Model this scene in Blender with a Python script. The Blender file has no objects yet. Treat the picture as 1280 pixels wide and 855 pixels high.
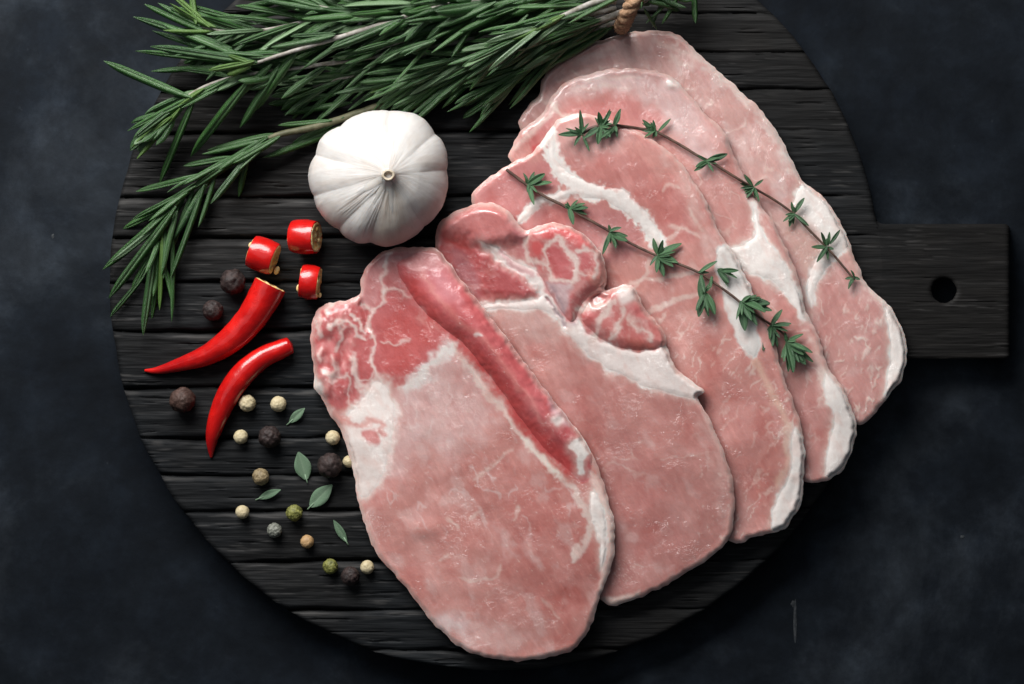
import bpy, math, random
import numpy as np
from mathutils import Vector, Matrix

# ------------------------------------------------------------------ camera, world, light, exposure
S = 0.0003                      # metres per photo pixel on the board's top
ZB = 45.0                       # board thickness in those units
LENS = 85.0
DIST = 1280 * S * LENS / 36.0
CAMZ = ZB * S + DIST
scene = bpy.context.scene
COL = scene.collection

cam = bpy.data.cameras.new('camera')
cam.lens = LENS; cam.sensor_width = 36.0
cam.clip_start = 0.01; cam.clip_end = 20
camo = bpy.data.objects.new('camera', cam); COL.objects.link(camo)
camo.location = (0, 0, CAMZ)
scene.camera = camo

world = bpy.data.worlds.new('World'); scene.world = world
world.use_nodes = True
bgn = world.node_tree.nodes['Background']
bgn.inputs['Color'].default_value = (0.72, 0.85, 1.0, 1)
bgn.inputs['Strength'].default_value = 0.05


def area(name, loc, target, size, power, color):
    l = bpy.data.lights.new(name, 'AREA'); l.shape = 'RECTANGLE'
    l.size, l.size_y = size; l.energy = power; l.color = color
    o = bpy.data.objects.new(name, l); COL.objects.link(o)
    o.location = loc
    o.rotation_euler = (Vector(target) - Vector(loc)).to_track_quat('-Z', 'Y').to_euler()
    return o


area('window_light', (-0.25, 0.55, 0.47), (0.0, 0.0, 0.0), (0.56, 0.40), 10.4, (1.0, 0.985, 0.97))
area('overhead_fill', (-0.5, 0.5, 1.7), (0.0, 0.0, 0.0), (1.8, 1.4), 3.8, (0.90, 0.95, 1.0))  # added overhead fill lamp for soft sheen, not a real ceiling
scene.view_settings.view_transform = 'Standard'
scene.view_settings.look = 'None'
scene.view_settings.exposure = 0.0
scene.view_settings.gamma = 1.0

# ------------------------------------------------------------------ helpers
rnd = random.Random(7)


def W(px, py, z=ZB):
    """photo pixel + height (in photo pixels) -> metres"""
    f = (CAMZ - np.asarray(z, float) * S) / DIST * S
    x = (np.asarray(px, float) - 640.0) * f
    y = (427.5 - np.asarray(py, float)) * f
    return np.stack(np.broadcast_arrays(x, y, np.asarray(z, float) * S), -1)


_tabs = {}


def _tab(seed):
    if seed not in _tabs:
        a = np.random.RandomState(seed).rand(256, 256) * 2 * np.pi
        _tabs[seed] = (np.cos(a), np.sin(a))
    return _tabs[seed]


def pn(x, y, seed=1):
    gx, gy = _tab(seed)
    x = np.asarray(x, float); y = np.asarray(y, float)
    xi = np.floor(x).astype(int); yi = np.floor(y).astype(int)
    fx = x - xi; fy = y - yi
    u = fx * fx * fx * (fx * (fx * 6 - 15) + 10); v = fy * fy * fy * (fy * (fy * 6 - 15) + 10)
    a, b, c, d = xi & 255, (xi + 1) & 255, yi & 255, (yi + 1) & 255
    n00 = gx[a, c] * fx + gy[a, c] * fy
    n10 = gx[b, c] * (fx - 1) + gy[b, c] * fy
    n01 = gx[a, d] * fx + gy[a, d] * (fy - 1)
    n11 = gx[b, d] * (fx - 1) + gy[b, d] * (fy - 1)
    return ((n00 * (1 - u) + n10 * u) * (1 - v) + (n01 * (1 - u) + n11 * u) * v) * 1.5


def fbm(x, y, seed=1, oct=4, gain=0.5):
    s = 0; a = 1; t = 0
    for i in range(oct):
        s = s + a * pn(x, y, seed + i); t += a
        a *= gain; x = x * 2.03 + 17.1; y = y * 2.03 - 5.3
    return s / t * 1.5


def sstep(a, b, x):
    t = np.clip((x - a) / (b - a), 0, 1)
    return t * t * (3 - 2 * t)


def spline(pts, n=6, closed=True):
    P = np.array(pts, float); N = len(P); out = []
    rng = range(N) if closed else range(N - 1)
    for i in rng:
        if closed:
            p0, p1, p2, p3 = P[i - 1], P[i], P[(i + 1) % N], P[(i + 2) % N]
        else:
            p0, p1, p2, p3 = P[max(i - 1, 0)], P[i], P[i + 1], P[min(i + 2, N - 1)]
        for k in range(n):
            t = k / n
            out.append(0.5 * (2 * p1 + (p2 - p0) * t + (2 * p0 - 5 * p1 + 4 * p2 - p3) * t * t + (3 * p1 - p0 - 3 * p2 + p3) * t ** 3))
    if not closed:
        out.append(P[-1])
    return np.array(out)


def sdf(poly, X, Y):
    """signed distance, positive inside"""
    d2 = np.full(X.shape, 1e12); ins = np.zeros(X.shape, bool)
    A = poly; B = np.roll(poly, -1, 0)
    for (ax, ay), (bx, by) in zip(A, B):
        ex, ey = bx - ax, by - ay; L = ex * ex + ey * ey
        if L < 1e-9: continue
        wx, wy = X - ax, Y - ay
        t = np.clip((wx * ex + wy * ey) / L, 0, 1)
        d2 = np.minimum(d2, (wx - ex * t) ** 2 + (wy - ey * t) ** 2)
        c = ((ay > Y) != (by > Y))
        if c.any():
            xs = ax + (Y - ay) / ((by - ay) if by != ay else 1e-9) * ex
            ins ^= (c & (X < xs))
    return np.where(ins, 1, -1) * np.sqrt(d2)


def ldist(pts, X, Y):
    """distance to an open polyline and its parameter 0..1"""
    d2 = np.full(X.shape, 1e12); T = np.zeros(X.shape); n = len(pts) - 1
    for i in range(n):
        ax, ay = pts[i][:2]; ex, ey = pts[i + 1][0] - ax, pts[i + 1][1] - ay; L = ex * ex + ey * ey + 1e-9
        t = np.clip(((X - ax) * ex + (Y - ay) * ey) / L, 0, 1)
        q = (X - ax - ex * t) ** 2 + (Y - ay - ey * t) ** 2
        m = q < d2
        d2 = np.where(m, q, d2); T = np.where(m, (i + t) / n, T)
    return np.sqrt(d2), T


def blur(a, r, it=2):
    r = int(max(1, r))
    for _ in range(it):
        for ax in (0, 1):
            p = np.pad(a, [(r + 1, r) if k == ax else (0, 0) for k in (0, 1)], mode='edge')
            c = np.cumsum(p, ax)
            a = (np.take(c, range(2 * r + 1, c.shape[ax]), ax) - np.take(c, range(0, c.shape[ax] - 2 * r - 1), ax)) / (2 * r + 1)
    return a


def bil(a, x0, y0, st, X, Y):
    u = np.clip((X - x0) / st, 0, a.shape[1] - 1.001); v = np.clip((Y - y0) / st, 0, a.shape[0] - 1.001)
    i = u.astype(int); j = v.astype(int); fu = u - i; fv = v - j
    return (a[j, i] * (1 - fu) + a[j, i + 1] * fu) * (1 - fv) + (a[j + 1, i] * (1 - fu) + a[j + 1, i + 1] * fu) * fv


def build_mesh(name, V, F, col=None, smooth=True, sharp=None):
    """F: list/array of quads or tris (index -1 pads a tri)"""
    me = bpy.data.meshes.new(name)
    V = np.asarray(V, np.float32); F = np.asarray(F, np.int64)
    if F.shape[1] == 4:
        n = np.where(F[:, 3] < 0, 3, 4)
        loops = F.ravel(); loops = loops[loops >= 0]
    else:
        n = np.full(len(F), 3); loops = F.ravel()
    me.vertices.add(len(V)); me.vertices.foreach_set('co', V.ravel())
    me.loops.add(len(loops)); me.loops.foreach_set('vertex_index', loops.astype(np.int32))
    me.polygons.add(len(F))
    st = np.concatenate([[0], np.cumsum(n)[:-1]]).astype(np.int32)
    me.polygons.foreach_set('loop_start', st)
    me.polygons.foreach_set('use_smooth', np.full(len(F), smooth))
    me.update(calc_edges=True); me.validate()
    if col is not None:
        at = me.attributes.new('Col', 'FLOAT_COLOR', 'POINT')
        c = np.ones((len(V), 4), np.float32); c[:, :3] = col
        at.data.foreach_set('color', c.ravel())
    if sharp is not None:
        me.set_sharp_from_angle(angle=sharp)
    return me


def new_obj(name, V, F, mat, parent=None, origin=None, col=None, smooth=True, sharp=None, normals=None):
    V = np.asarray(V, float)
    if parent is not None:
        o0 = np.array(parent.get('_org', (0, 0, 0)), float)
    else:
        o0 = np.array(origin if origin is not None else (V[:, 0].mean(), V[:, 1].mean(), V[:, 2].min()), float)
    me = build_mesh(name, V - o0, F, col, smooth, sharp)
    me.materials.append(mat)
    if normals is not None: me.normals_split_custom_set_from_vertices(normals.tolist())
    o = bpy.data.objects.new(name, me); COL.objects.link(o)
    if parent is not None: o.parent = parent
    else:
        o.location = o0; o['_org'] = [float(q) for q in o0]
    return o


def thing(name, label, cat, org, group=None):
    o = bpy.data.objects.new(name, None); COL.objects.link(o)
    o.empty_display_size = 0.01
    o.location = org; o['_org'] = [float(q) for q in org]
    return tag(o, label, cat, group)


def tag(o, label, cat, group=None):
    o['label'] = label; o['category'] = cat
    if group: o['group'] = group
    return o


LAST = {}


def sheet(sd, X, Y, zt, zb, base=None, rs=None):
    """closed height-field body inside sd > 0, rim pulled onto the outline.  Returns V, F, vertex map"""
    ins = sd > 0
    cell = ins[:-1, :-1] | ins[1:, :-1] | ins[:-1, 1:] | ins[1:, 1:]
    use = np.zeros(sd.shape, bool)
    use[:-1, :-1] |= cell; use[1:, :-1] |= cell; use[:-1, 1:] |= cell; use[1:, 1:] |= cell
    gy, gx = np.gradient(sd, Y[:, 0], X[0, :])
    gl = np.sqrt(gx * gx + gy * gy) + 1e-6
    mv = np.where(sd < 0, -sd, 0)
    PX = X + gx / gl * mv; PY = Y + gy / gl * mv
    idx = np.full(sd.shape, -1); n = int(use.sum()); idx[use] = np.arange(n)
    V = np.concatenate([W(PX[use], PY[use], zt[use]), W(PX[use], PY[use], zb[use])])
    j, i = np.nonzero(cell)
    q = np.stack([idx[j, i], idx[j + 1, i], idx[j + 1, i + 1], idx[j, i + 1]], 1)
    e = np.concatenate([q[:, [0, 1]], q[:, [1, 2]], q[:, [2, 3]], q[:, [3, 0]]])
    key = np.sort(e, 1); key = key[:, 0] * (n + 1) + key[:, 1]
    u, ix, ct = np.unique(key, return_index=True, return_counts=True)
    b = e[ix[ct == 1]]
    wall = np.stack([b[:, 1], b[:, 0], b[:, 0] + n, b[:, 1] + n], 1)
    F = np.concatenate([q, q[:, ::-1] + n, wall])
    hy, hx = np.gradient(blur(zt, 1, 1), Y[:, 0], X[0, :])
    rim = sd <= 0
    nx = np.where(rim, -gx / gl * 1.6, -hx); ny = np.where(rim, gy / gl * 1.6, hy)
    if base is not None:
        by, bx = np.gradient(blur(base, 1, 1), Y[:, 0], X[0, :])
        sx, sy = blur(gx / gl, 2, 2), blur(gy / gl, 2, 2)
        nx = -sx * rs - bx; ny = sy * rs + by
    N = np.stack([nx[use], ny[use], np.ones(n)], 1); N /= np.linalg.norm(N, axis=1)[:, None]
    NB = np.stack([np.where(rim, -gx / gl, 0)[use], np.where(rim, gy / gl, 0)[use], np.full(n, -1.0)], 1); NB /= np.linalg.norm(NB, axis=1)[:, None]
    LAST['n'] = np.concatenate([N, NB])
    return V, F, use


def tube(path, rad, seg=12, cap=True, squash=None, noise=0.0, seed=3, round_end=True):
    """tube along world points"""
    P = np.asarray(path, float); n = len(P); rad = np.broadcast_to(np.asarray(rad, float), (n,))
    T = np.gradient(P, axis=0); T /= np.linalg.norm(T, axis=1)[:, None] + 1e-12
    up = np.array([0, 0, 1.0])
    if abs(T[0] @ up) > 0.95: up = np.array([0, 1.0, 0])
    V = []; 
    N = up - T[0] * (up @ T[0]); N /= np.linalg.norm(N)
    for k in range(n):
        N = N - T[k] * (N @ T[k]); N /= np.linalg.norm(N)
        B = np.cross(T[k], N)
        for s in range(seg):
            a = 2 * math.pi * s / seg
            r = rad[k] * (1 + noise * float(pn(k * 0.35 + seed, s * 0.9 + seed * 3.1, seed)))
            V.append(P[k] + (N * math.cos(a) + B * math.sin(a)) * r)
    F = []
    for k in range(n - 1):
        for s in range(seg):
            t = (s + 1) % seg
            F.append((k * seg + s, k * seg + t, (k + 1) * seg + t, (k + 1) * seg + s))
    if cap:
        V.append(P[0] - T[0] * rad[0] * (0.3 if round_end else 0)); a = len(V) - 1
        V.append(P[-1] + T[-1] * rad[-1] * (0.3 if round_end else 0)); b = len(V) - 1
        for s in range(seg):
            t = (s + 1) % seg
            F.append((a, t, s, -1)); F.append((b, (n - 1) * seg + s, (n - 1) * seg + t, -1))
    return np.array(V), np.array(F)


# ------------------------------------------------------------------ materials
class MT:
    def __init__(s, name):
        s.m = bpy.data.materials.new(name); s.m.use_nodes = True
        s.t = s.m.node_tree; s.t.nodes.clear()
        s.b = s.n('ShaderNodeBsdfPrincipled'); s.o = s.n('ShaderNodeOutputMaterial')
        s.l(s.b.outputs[0], s.o.inputs[0])
    def n(s, k, **kw):
        x = s.t.nodes.new(k)
        for a, v in kw.items(): setattr(x, a, v)
        return x
    def l(s, a, b): s.t.links.new(a, b)
    def set(s, **kw):
        for k, v in kw.items():
            s.b.inputs[k.replace('_', ' ')].default_value = v
        return s
    def attr(s, name='Col'):
        return s.n('ShaderNodeAttribute', attribute_name=name).outputs['Color']
    def coord(s, scale=(1, 1, 1), rot=(0, 0, 0), kind='Object', rand=False):
        c = s.n('ShaderNodeTexCoord').outputs[kind]
        m = s.n('ShaderNodeMapping'); m.inputs['Scale'].default_value = scale; m.inputs['Rotation'].default_value = rot
        s.l(c, m.inputs['Vector'])
        if rand:
            oi = s.n('ShaderNodeObjectInfo').outputs['Random']
            mu = s.math('MULTIPLY', oi, 37.0)
            cx = s.n('ShaderNodeCombineXYZ'); s.l(mu, cx.inputs[0]); s.l(mu, cx.inputs[1])
            s.l(cx.outputs[0], m.inputs['Location'])
        return m.outputs[0]
    def noise(s, vec, scale, detail=4, rough=0.55, dist=0.0):
        x = s.n('ShaderNodeTexNoise'); x.inputs['Scale'].default_value = scale
        x.inputs['Detail'].default_value = detail; x.inputs['Roughness'].default_value = rough; x.inputs['Distortion'].default_value = dist
        s.l(vec, x.inputs['Vector']); return x.outputs['Fac']
    def ramp(s, fac, stops, interp='LINEAR'):
        x = s.n('ShaderNodeValToRGB'); r = x.color_ramp; r.interpolation = interp
        while len(r.elements) < len(stops): r.elements.new(0.5)
        for e, (p, c) in zip(r.elements, stops):
            e.position = p; e.color = (c, c, c, 1) if not hasattr(c, '__len__') else (*c, 1)
        s.l(fac, x.inputs[0]); return x.outputs[0]
    def mix(s, fac, a, b, blend='MIX'):
        x = s.n('ShaderNodeMix', data_type='RGBA', blend_type=blend)
        for sock, v in ((x.inputs[0], fac), (x.inputs[6], a), (x.inputs[7], b)):
            if hasattr(v, 'links') or hasattr(v, 'is_linked'): s.l(v, sock)
            elif hasattr(v, '__len__'): sock.default_value = (*v, 1)
            else: sock.default_value = v
        return x.outputs[2]
    def math(s, op, a, b=0.0):
        x = s.n('ShaderNodeMath', operation=op)
        for k, v in ((0, a), (1, b)):
            if hasattr(v, 'is_linked'): s.l(v, x.inputs[k])
            else: x.inputs[k].default_value = v
        return x.outputs[0]
    def bump(s, h, strength, dist, normal=None):
        x = s.n('ShaderNodeBump'); x.inputs['Strength'].default_value = strength; x.inputs['Distance'].default_value = dist
        s.l(h, x.inputs['Height'])
        if normal is not None: s.l(normal, x.inputs['Normal'])
        return x.outputs[0]
    def out(s, color=None, rough=None, normal=None):
        if color is not None: s.l(color, s.b.inputs['Base Color'])
        if rough is not None: s.l(rough, s.b.inputs['Roughness'])
        if normal is not None: s.l(normal, s.b.inputs['Normal'])
        return s.m


def mat_meat(name='raw_pork', sss=0.40, tint=(1, 1, 1)):
    k = MT(name)
    c = k.attr()
    v = k.coord()
    n1 = k.noise(v, 260, 5, 0.6); n2 = k.noise(v, 1100, 4, 0.6)
    vs = k.coord((900, 260, 500), (0, 0, 0.35))
    fib = k.noise(vs, 1.0, 3, 0.6, 0.4)
    c2 = k.mix(0.18, c, k.ramp(n1, [(0.3, (0.86, 0.82, 0.81)), (0.7, (1.08, 1.12, 1.13))]), 'MULTIPLY')
    c3 = k.mix(0.15, c2, k.ramp(fib, [(0.3, (0.88, 0.80, 0.80)), (0.72, (1.10, 1.18, 1.18))]), 'MULTIPLY')
    c3 = k.mix(0.2, c3, k.ramp(n2, [(0.3, (0.87, 0.82, 0.82)), (0.7, (1.10, 1.15, 1.15))]), 'MULTIPLY')
    h = k.math('ADD', k.math('MULTIPLY', n2, 0.6), k.math('ADD', k.math('MULTIPLY', n1, 0.8), k.math('MULTIPLY', fib, 0.5)))
    nb = k.bump(h, 0.13, 0.0007)
    r = k.ramp(k.noise(v, 170, 4, 0.6), [(0.3, 0.30), (0.7, 0.52)])
    k.set(Subsurface_Weight=sss, Subsurface_Scale=0.0018, Subsurface_Radius=(1.0, 0.42, 0.32), Specular_IOR_Level=0.42, Coat_Weight=1.0, Coat_IOR=1.55, Coat_Roughness=0.12)
    wet = k.ramp(k.noise(v, 95, 3, 0.6), [(0.50, 0.06), (0.72, 1.0)])
    drops = k.ramp(k.noise(v, 430, 4, 0.62), [(0.36, 0.0), (0.74, 1.0)])
    nb2 = k.bump(k.math('MULTIPLY', drops, wet), 1.0, 0.0011, nb)
    k.l(nb2, k.b.inputs['Coat Normal'])
    return k.out(c3, r, nb)


def mat_wood():
    k = MT('charred_wood')
    v = k.coord()
    g = k.coord((16, 420, 60))
    g2 = k.coord((45, 1500, 100))
    big = k.noise(v, 9, 4, 0.6)
    n = k.noise(g, 1.0, 6, 0.65, 0.35); f = k.noise(g2, 1.0, 4, 0.6, 0.2)
    base = k.ramp(n, [(0.28, (0.0050, 0.0051, 0.0054)), (0.52, (0.0105, 0.0110, 0.0116)), (0.72, (0.019, 0.0190, 0.0192)), (0.9, (0.040, 0.038, 0.037))])
    c = k.mix(0.8, base, k.ramp(f, [(0.3, 0.55), (0.75, 1.6)]), 'MULTIPLY')
    tint = k.mix(k.ramp(big, [(0.38, 0.0), (0.62, 1.0)]), (0.90, 1.0, 1.08), (1.14, 1.03, 0.92))
    c = k.mix(1.0, c, tint, 'MULTIPLY')
    worn = k.math('MULTIPLY', k.ramp(k.noise(k.coord((30, 900, 60)), 1.0, 3, 0.5, 0.2), [(0.64, 0.0), (0.74, 1.0)]), k.ramp(k.noise(v, 45, 3), [(0.45, 0.0), (0.65, 0.75)]))
    c = k.mix(worn, c, (0.085, 0.082, 0.078))
    h = k.math('ADD', n, k.math('MULTIPLY', f, 0.5))
    oi = k.n('ShaderNodeObjectInfo').outputs['Random']
    c = k.mix(1.0, c, k.ramp(oi, [(0.0, (0.72, 0.72, 0.74)), (1.0, (1.25, 1.22, 1.20))]), 'MULTIPLY')
    lit_wear = k.n('ShaderNodeSeparateColor'); k.l(k.attr(), lit_wear.inputs[0])  # mask of worn streaks and of lit plank edges put into the colour
    c = k.mix(lit_wear.outputs[0], c, k.mix(1.0, (0.062, 0.060, 0.058), k.ramp(f, [(0.3, 0.5), (0.75, 1.5)]), 'MULTIPLY'))
    k.set(Specular_IOR_Level=0.13)
    return k.out(c, k.ramp(n, [(0.3, 0.75), (0.8, 0.48)]), k.bump(h, 0.45, 0.0008))


def mat_table():
    k = MT('dark_slate_surface')
    v = k.coord()
    a = k.noise(v, 10, 7, 0.66, 0.25); b = k.noise(v, 48, 7, 0.70, 0.15); s = k.noise(v, 210, 3, 0.6)
    c = k.ramp(a, [(0.32, (0.0030, 0.0046, 0.0074)), (0.50, (0.0072, 0.0098, 0.0138)), (0.68, (0.026, 0.032, 0.040))])
    c = k.mix(0.75, c, k.ramp(b, [(0.3, 0.45), (0.5, 0.95), (0.72, 2.0)]), 'MULTIPLY')
    sp = k.math('MULTIPLY', k.ramp(s, [(0.70, 0.0), (0.78, 1.0)]), k.ramp(b, [(0.5, 0.0), (0.68, 0.5)]))
    c = k.mix(sp, c, (0.075, 0.085, 0.095))
    k.set(Specular_IOR_Level=0.09)
    return k.out(c, k.ramp(b, [(0.3, 0.62), (0.7, 0.82)]), k.bump(k.math('ADD', b, k.math('MULTIPLY', s, 0.4)), 0.35, 0.0006))


def mat_garlic():
    k = MT('garlic_skin')
    c = k.attr(); v = k.coord()
    n = k.noise(v, 220, 5, 0.6)
    c = k.mix(0.45, c, k.ramp(n, [(0.3, (0.84, 0.83, 0.84)), (0.7, (1.06, 1.05, 1.05))]), 'MULTIPLY')
    k.set(Subsurface_Weight=0.5, Subsurface_Scale=0.004, Subsurface_Radius=(1, 0.8, 0.65), Specular_IOR_Level=0.4)
    return k.out(c, k.ramp(n, [(0.3, 0.36), (0.7, 0.55)]), k.bump(n, 0.25, 0.0005))


def mat_leaf(name, lo, hi, pale_sheen, rough, rand=0.5, vein=None):
    k = MT(name)
    c = k.attr()                       # R: midrib 0..1, G: underside, B: along the leaf
    sep = k.n('ShaderNodeSeparateColor'); k.l(c, sep.inputs[0])
    oi = k.n('ShaderNodeObjectInfo').outputs['Random']
    v = k.coord(rand=True)
    n = k.noise(v, 3.0, 4, 0.6)
    base = k.mix(k.math('ADD', k.math('MULTIPLY', oi, rand), k.math('MULTIPLY', n, 1 - rand)), lo, hi)
    base = k.mix(k.math('MULTIPLY', sep.outputs[0], 0.42), base, pale_sheen)  # pale midrib, brightened so its colour carries the leaf's highlight
    base = k.mix(k.math('MULTIPLY', sep.outputs[1], 0.6), base, pale_sheen)
    w = k.coord((25, 25, 25), kind='Object')
    pit = k.noise(w, 1.6, 2, 0.5)
    base = k.mix(0.5, base, k.ramp(pit, [(0.3, 0.68), (0.7, 1.3)]), 'MULTIPLY')
    k.set(Specular_IOR_Level=0.62)
    return k.out(base, k.ramp(pit, [(0.3, rough - 0.07), (0.7, rough + 0.1)]), k.bump(pit, 0.35, 0.02))


def mat_simple(name, lo, hi, scale, rough, bump=0.3, dist=0.0004, spec=0.45, sss=0.0, ssr=(1, .3, .2), rand=False, detail=5, coat=0.0, coord=(1, 1, 1)):
    k = MT(name)
    v = k.coord(coord, rand=rand)
    n = k.noise(v, scale, detail, 0.6)
    c = k.ramp(n, [(0.32, lo), (0.68, hi)])
    k.set(Specular_IOR_Level=spec, Subsurface_Weight=sss, Subsurface_Scale=0.002, Subsurface_Radius=ssr, Coat_Weight=coat, Coat_Roughness=0.08)
    return k.out(c, k.ramp(n, [(0.3, rough - 0.06), (0.7, rough + 0.08)]), k.bump(n, bump, dist))


M = dict(
    meat=mat_meat(), meat_part=mat_meat('pork_part', 0.0), wood=mat_wood(), table=mat_table(), garlic=mat_garlic(),
    rosemary=mat_leaf('rosemary_leaf', (0.006, 0.036, 0.007), (0.034, 0.118, 0.016), (0.24, 0.36, 0.20), 0.30),
    rosemary_young=mat_leaf('rosemary_young_leaf', (0.050, 0.125, 0.016), (0.095, 0.19, 0.028), (0.20, 0.30, 0.12), 0.42),
    rosemary_stem=mat_simple('rosemary_stem', (0.16, 0.14, 0.10), (0.42, 0.40, 0.37), 400, 0.6),
    woody_stem=mat_simple('woody_rosemary_stem', (0.055, 0.060, 0.026), (0.16, 0.15, 0.085), 300, 0.6),
    thyme=mat_leaf('thyme_leaf', (0.016, 0.062, 0.022), (0.062, 0.155, 0.058), (0.17, 0.30, 0.16), 0.42),
    thyme_stem=mat_simple('thyme_stem', (0.060, 0.030, 0.024), (0.14, 0.085, 0.06), 300, 0.55),
    loose=mat_leaf('loose_herb_leaf', (0.10, 0.185, 0.105), (0.155, 0.25, 0.15), (0.27, 0.37, 0.25), 0.55, 0.5),
    twine=mat_simple('jute_twine', (0.22, 0.12, 0.065), (0.50, 0.32, 0.20), 900, 0.85, 0.6, 0.001, 0.2),
    chili=mat_simple('red_chili_skin', (0.36, 0.003, 0.004), (0.72, 0.012, 0.008), 70, 0.24, 0.45, 0.0013, 0.5, 0.25, (1, .1, .05), coat=0.4),
    flesh=mat_simple('chili_flesh', (0.84, 0.40, 0.10), (0.92, 0.76, 0.42), 600, 0.4, 0.5, 0.0006, 0.5, 0.3),
    seed=mat_simple('chili_seed', (0.66, 0.46, 0.17), (0.80, 0.62, 0.32), 500, 0.45),
    black_pepper=mat_simple('black_pepper', (0.011, 0.008, 0.008), (0.050, 0.031, 0.028), 420, 0.6, 0.8, 0.0006, 0.35),
    brown_pepper=mat_simple('brown_pepper', (0.030, 0.016, 0.012), (0.085, 0.046, 0.036), 420, 0.6, 0.8, 0.0006, 0.35),
    white_pepper=mat_simple('white_pepper', (0.44, 0.36, 0.20), (0.66, 0.57, 0.38), 380, 0.5, 0.5, 0.0005, 0.4),
    tan_pepper=mat_simple('tan_pepper', (0.34, 0.20, 0.085), (0.55, 0.36, 0.18), 420, 0.5, 0.6, 0.0006, 0.4),
    dull_pepper=mat_simple('dull_pepper', (0.13, 0.09, 0.045), (0.38, 0.30, 0.17), 520, 0.55, 0.8, 0.0006, 0.4),
    grey_pepper=mat_simple('grey_pepper', (0.07, 0.075, 0.06), (0.33, 0.34, 0.29), 620, 0.55, 0.9, 0.0006, 0.4),
    green_pepper=mat_simple('green_pepper', (0.045, 0.05, 0.012), (0.33, 0.33, 0.09), 560, 0.5, 0.9, 0.0006, 0.4),
    fleck=mat_simple('dried_fleck', (0.010, 0.014, 0.018), (0.042, 0.046, 0.05), 700, 0.7),
    hole=mat_simple('dry_neck', (0.09, 0.055, 0.03), (0.22, 0.15, 0.09), 900, 0.8),
    neck=mat_simple('garlic_neck', (0.42, 0.34, 0.24), (0.62, 0.54, 0.43), 700, 0.6, 0.5),
)

# ------------------------------------------------------------------ table
def build_table():
    n = 90
    gx = np.linspace(-1.6, 1.6, n); gy = np.linspace(-1.2, 1.2, n)
    X, Y = np.meshgrid(gx, gy)
    V = np.stack([X, Y, np.zeros_like(X)], -1).reshape(-1, 3)
    F = [(j * n + i, j * n + i + 1, (j + 1) * n + i + 1, (j + 1) * n + i) for j in range(n - 1) for i in range(n - 1)]
    t = new_obj('table_surface', V, F, M['table'], origin=(0, 0, 0))
    t['kind'] = 'structure'
    # dried drip and flecks on the slate
    r = random.Random(3)
    def fleck(px, py, rx, ry, nm='fleck'):
        k = 14; V = [W(px, py, 1.2)]; 
        for i in range(k):
            a = 2 * math.pi * i / k; q = 1 + 0.25 * r.uniform(-1, 1)
            V.append(W(px + rx * q * math.cos(a), py + ry * q * math.sin(a), 0.15))
        F = [(0, 1 + (i + 1) % k, 1 + i, -1) for i in range(k)]
        new_obj(nm, np.array(V), np.array(F), M['fleck'], parent=t)
    for p in ((991.5, 755, 3.2, 4.0), (1203, 671, 2.6, 2), (66, 295, 1.6, 3)):
        fleck(*p)
    fleck(994, 780, 2.0, 26, 'dried_drip')
    return t


build_table()

# ------------------------------------------------------------------ cutting board of planks
CX, CY, CR = 620.0, 355.0, 483.0
GROOVES = [-140, -82, -34, 18, 68, 114, 166, 246, 297, 352, 413, 484, 547, 594, 638, 702, 763, 812, 845]


def groove_y(k, x):
    return GROOVES[k] + 2.2 * pn(x / 170.0, k * 3.7 + 0.5, 11) + 1.2 * pn(x / 38.0, k * 5.1 + 0.3, 12) - (x - 400) * 0.004


def circle_sd(X, Y):
    r = CR + 1.6 * pn(np.arctan2(Y - CY, X - CX) * 14, 0.5, 13)
    return r - np.hypot(X - CX, Y - CY)


def box_sd(X, Y, x0, x1, y0, y1, r=6):
    qx = np.abs(X - (x0 + x1) / 2) - (x1 - x0) / 2 + r; qy = np.abs(Y - (y0 + y1) / 2) - (y1 - y0) / 2 + r
    return -(np.hypot(np.maximum(qx, 0), np.maximum(qy, 0)) + np.minimum(np.maximum(qx, qy), 0) - r)


def board_sd(X, Y):
    a = circle_sd(X, Y); b = box_sd(X, Y, 900, 1262, 280, 449)
    k = 9.0
    h = np.clip(0.5 + 0.5 * (a - b) / k, 0, 1)
    return b * (1 - h) + a * h + k * h * (1 - h)


def board_top(X, Y):
    d = np.clip(board_sd(X, Y), 0, 50)
    hole = np.hypot((X - 1180) * 1.0, Y - 363) - 15.5
    d = np.minimum(d, np.clip(hole, 0, 50))
    z = ZB - 3.5 * (1 - np.sqrt(1 - (1 - np.clip(d / 6.0, 0, 1)) ** 2))
    amp = 1.0 - 0.55 * sstep(700, 900, X) - 0.45 * sstep(1040, 1100, X)
    for k in range(len(GROOVES)):
        dy = Y - groove_y(k, X)
        a = amp * (0.72 + 0.8 * pn(X / 110.0, k * 2.3 + 0.7, 14))
        a = np.clip(a, 0, 1.2)
        z = z - a * (7.0 * np.exp(-(dy / (1.5 + 1.2 * np.clip(a, 0, 1.2))) ** 2) + np.where(dy > 0, 4.2 * np.exp(-np.abs(dy) / 5.0), 1.6 * np.exp(-np.abs(dy) / 5.0)))
    z = z + 0.75 * fbm(X / 90.0, Y / 8.0, 15, 3) * (0.5 + 0.5 * amp) + 0.28 * fbm(X / 40.0, Y / 2.4, 18, 2)
    # short checks and cracks along the grain
    cr = pn(X / 75.0, Y / 4.0, 21)
    z = z - 1.8 * sstep(0.52, 0.75, cr) * (0.5 + 0.5 * amp)
    return z


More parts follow.
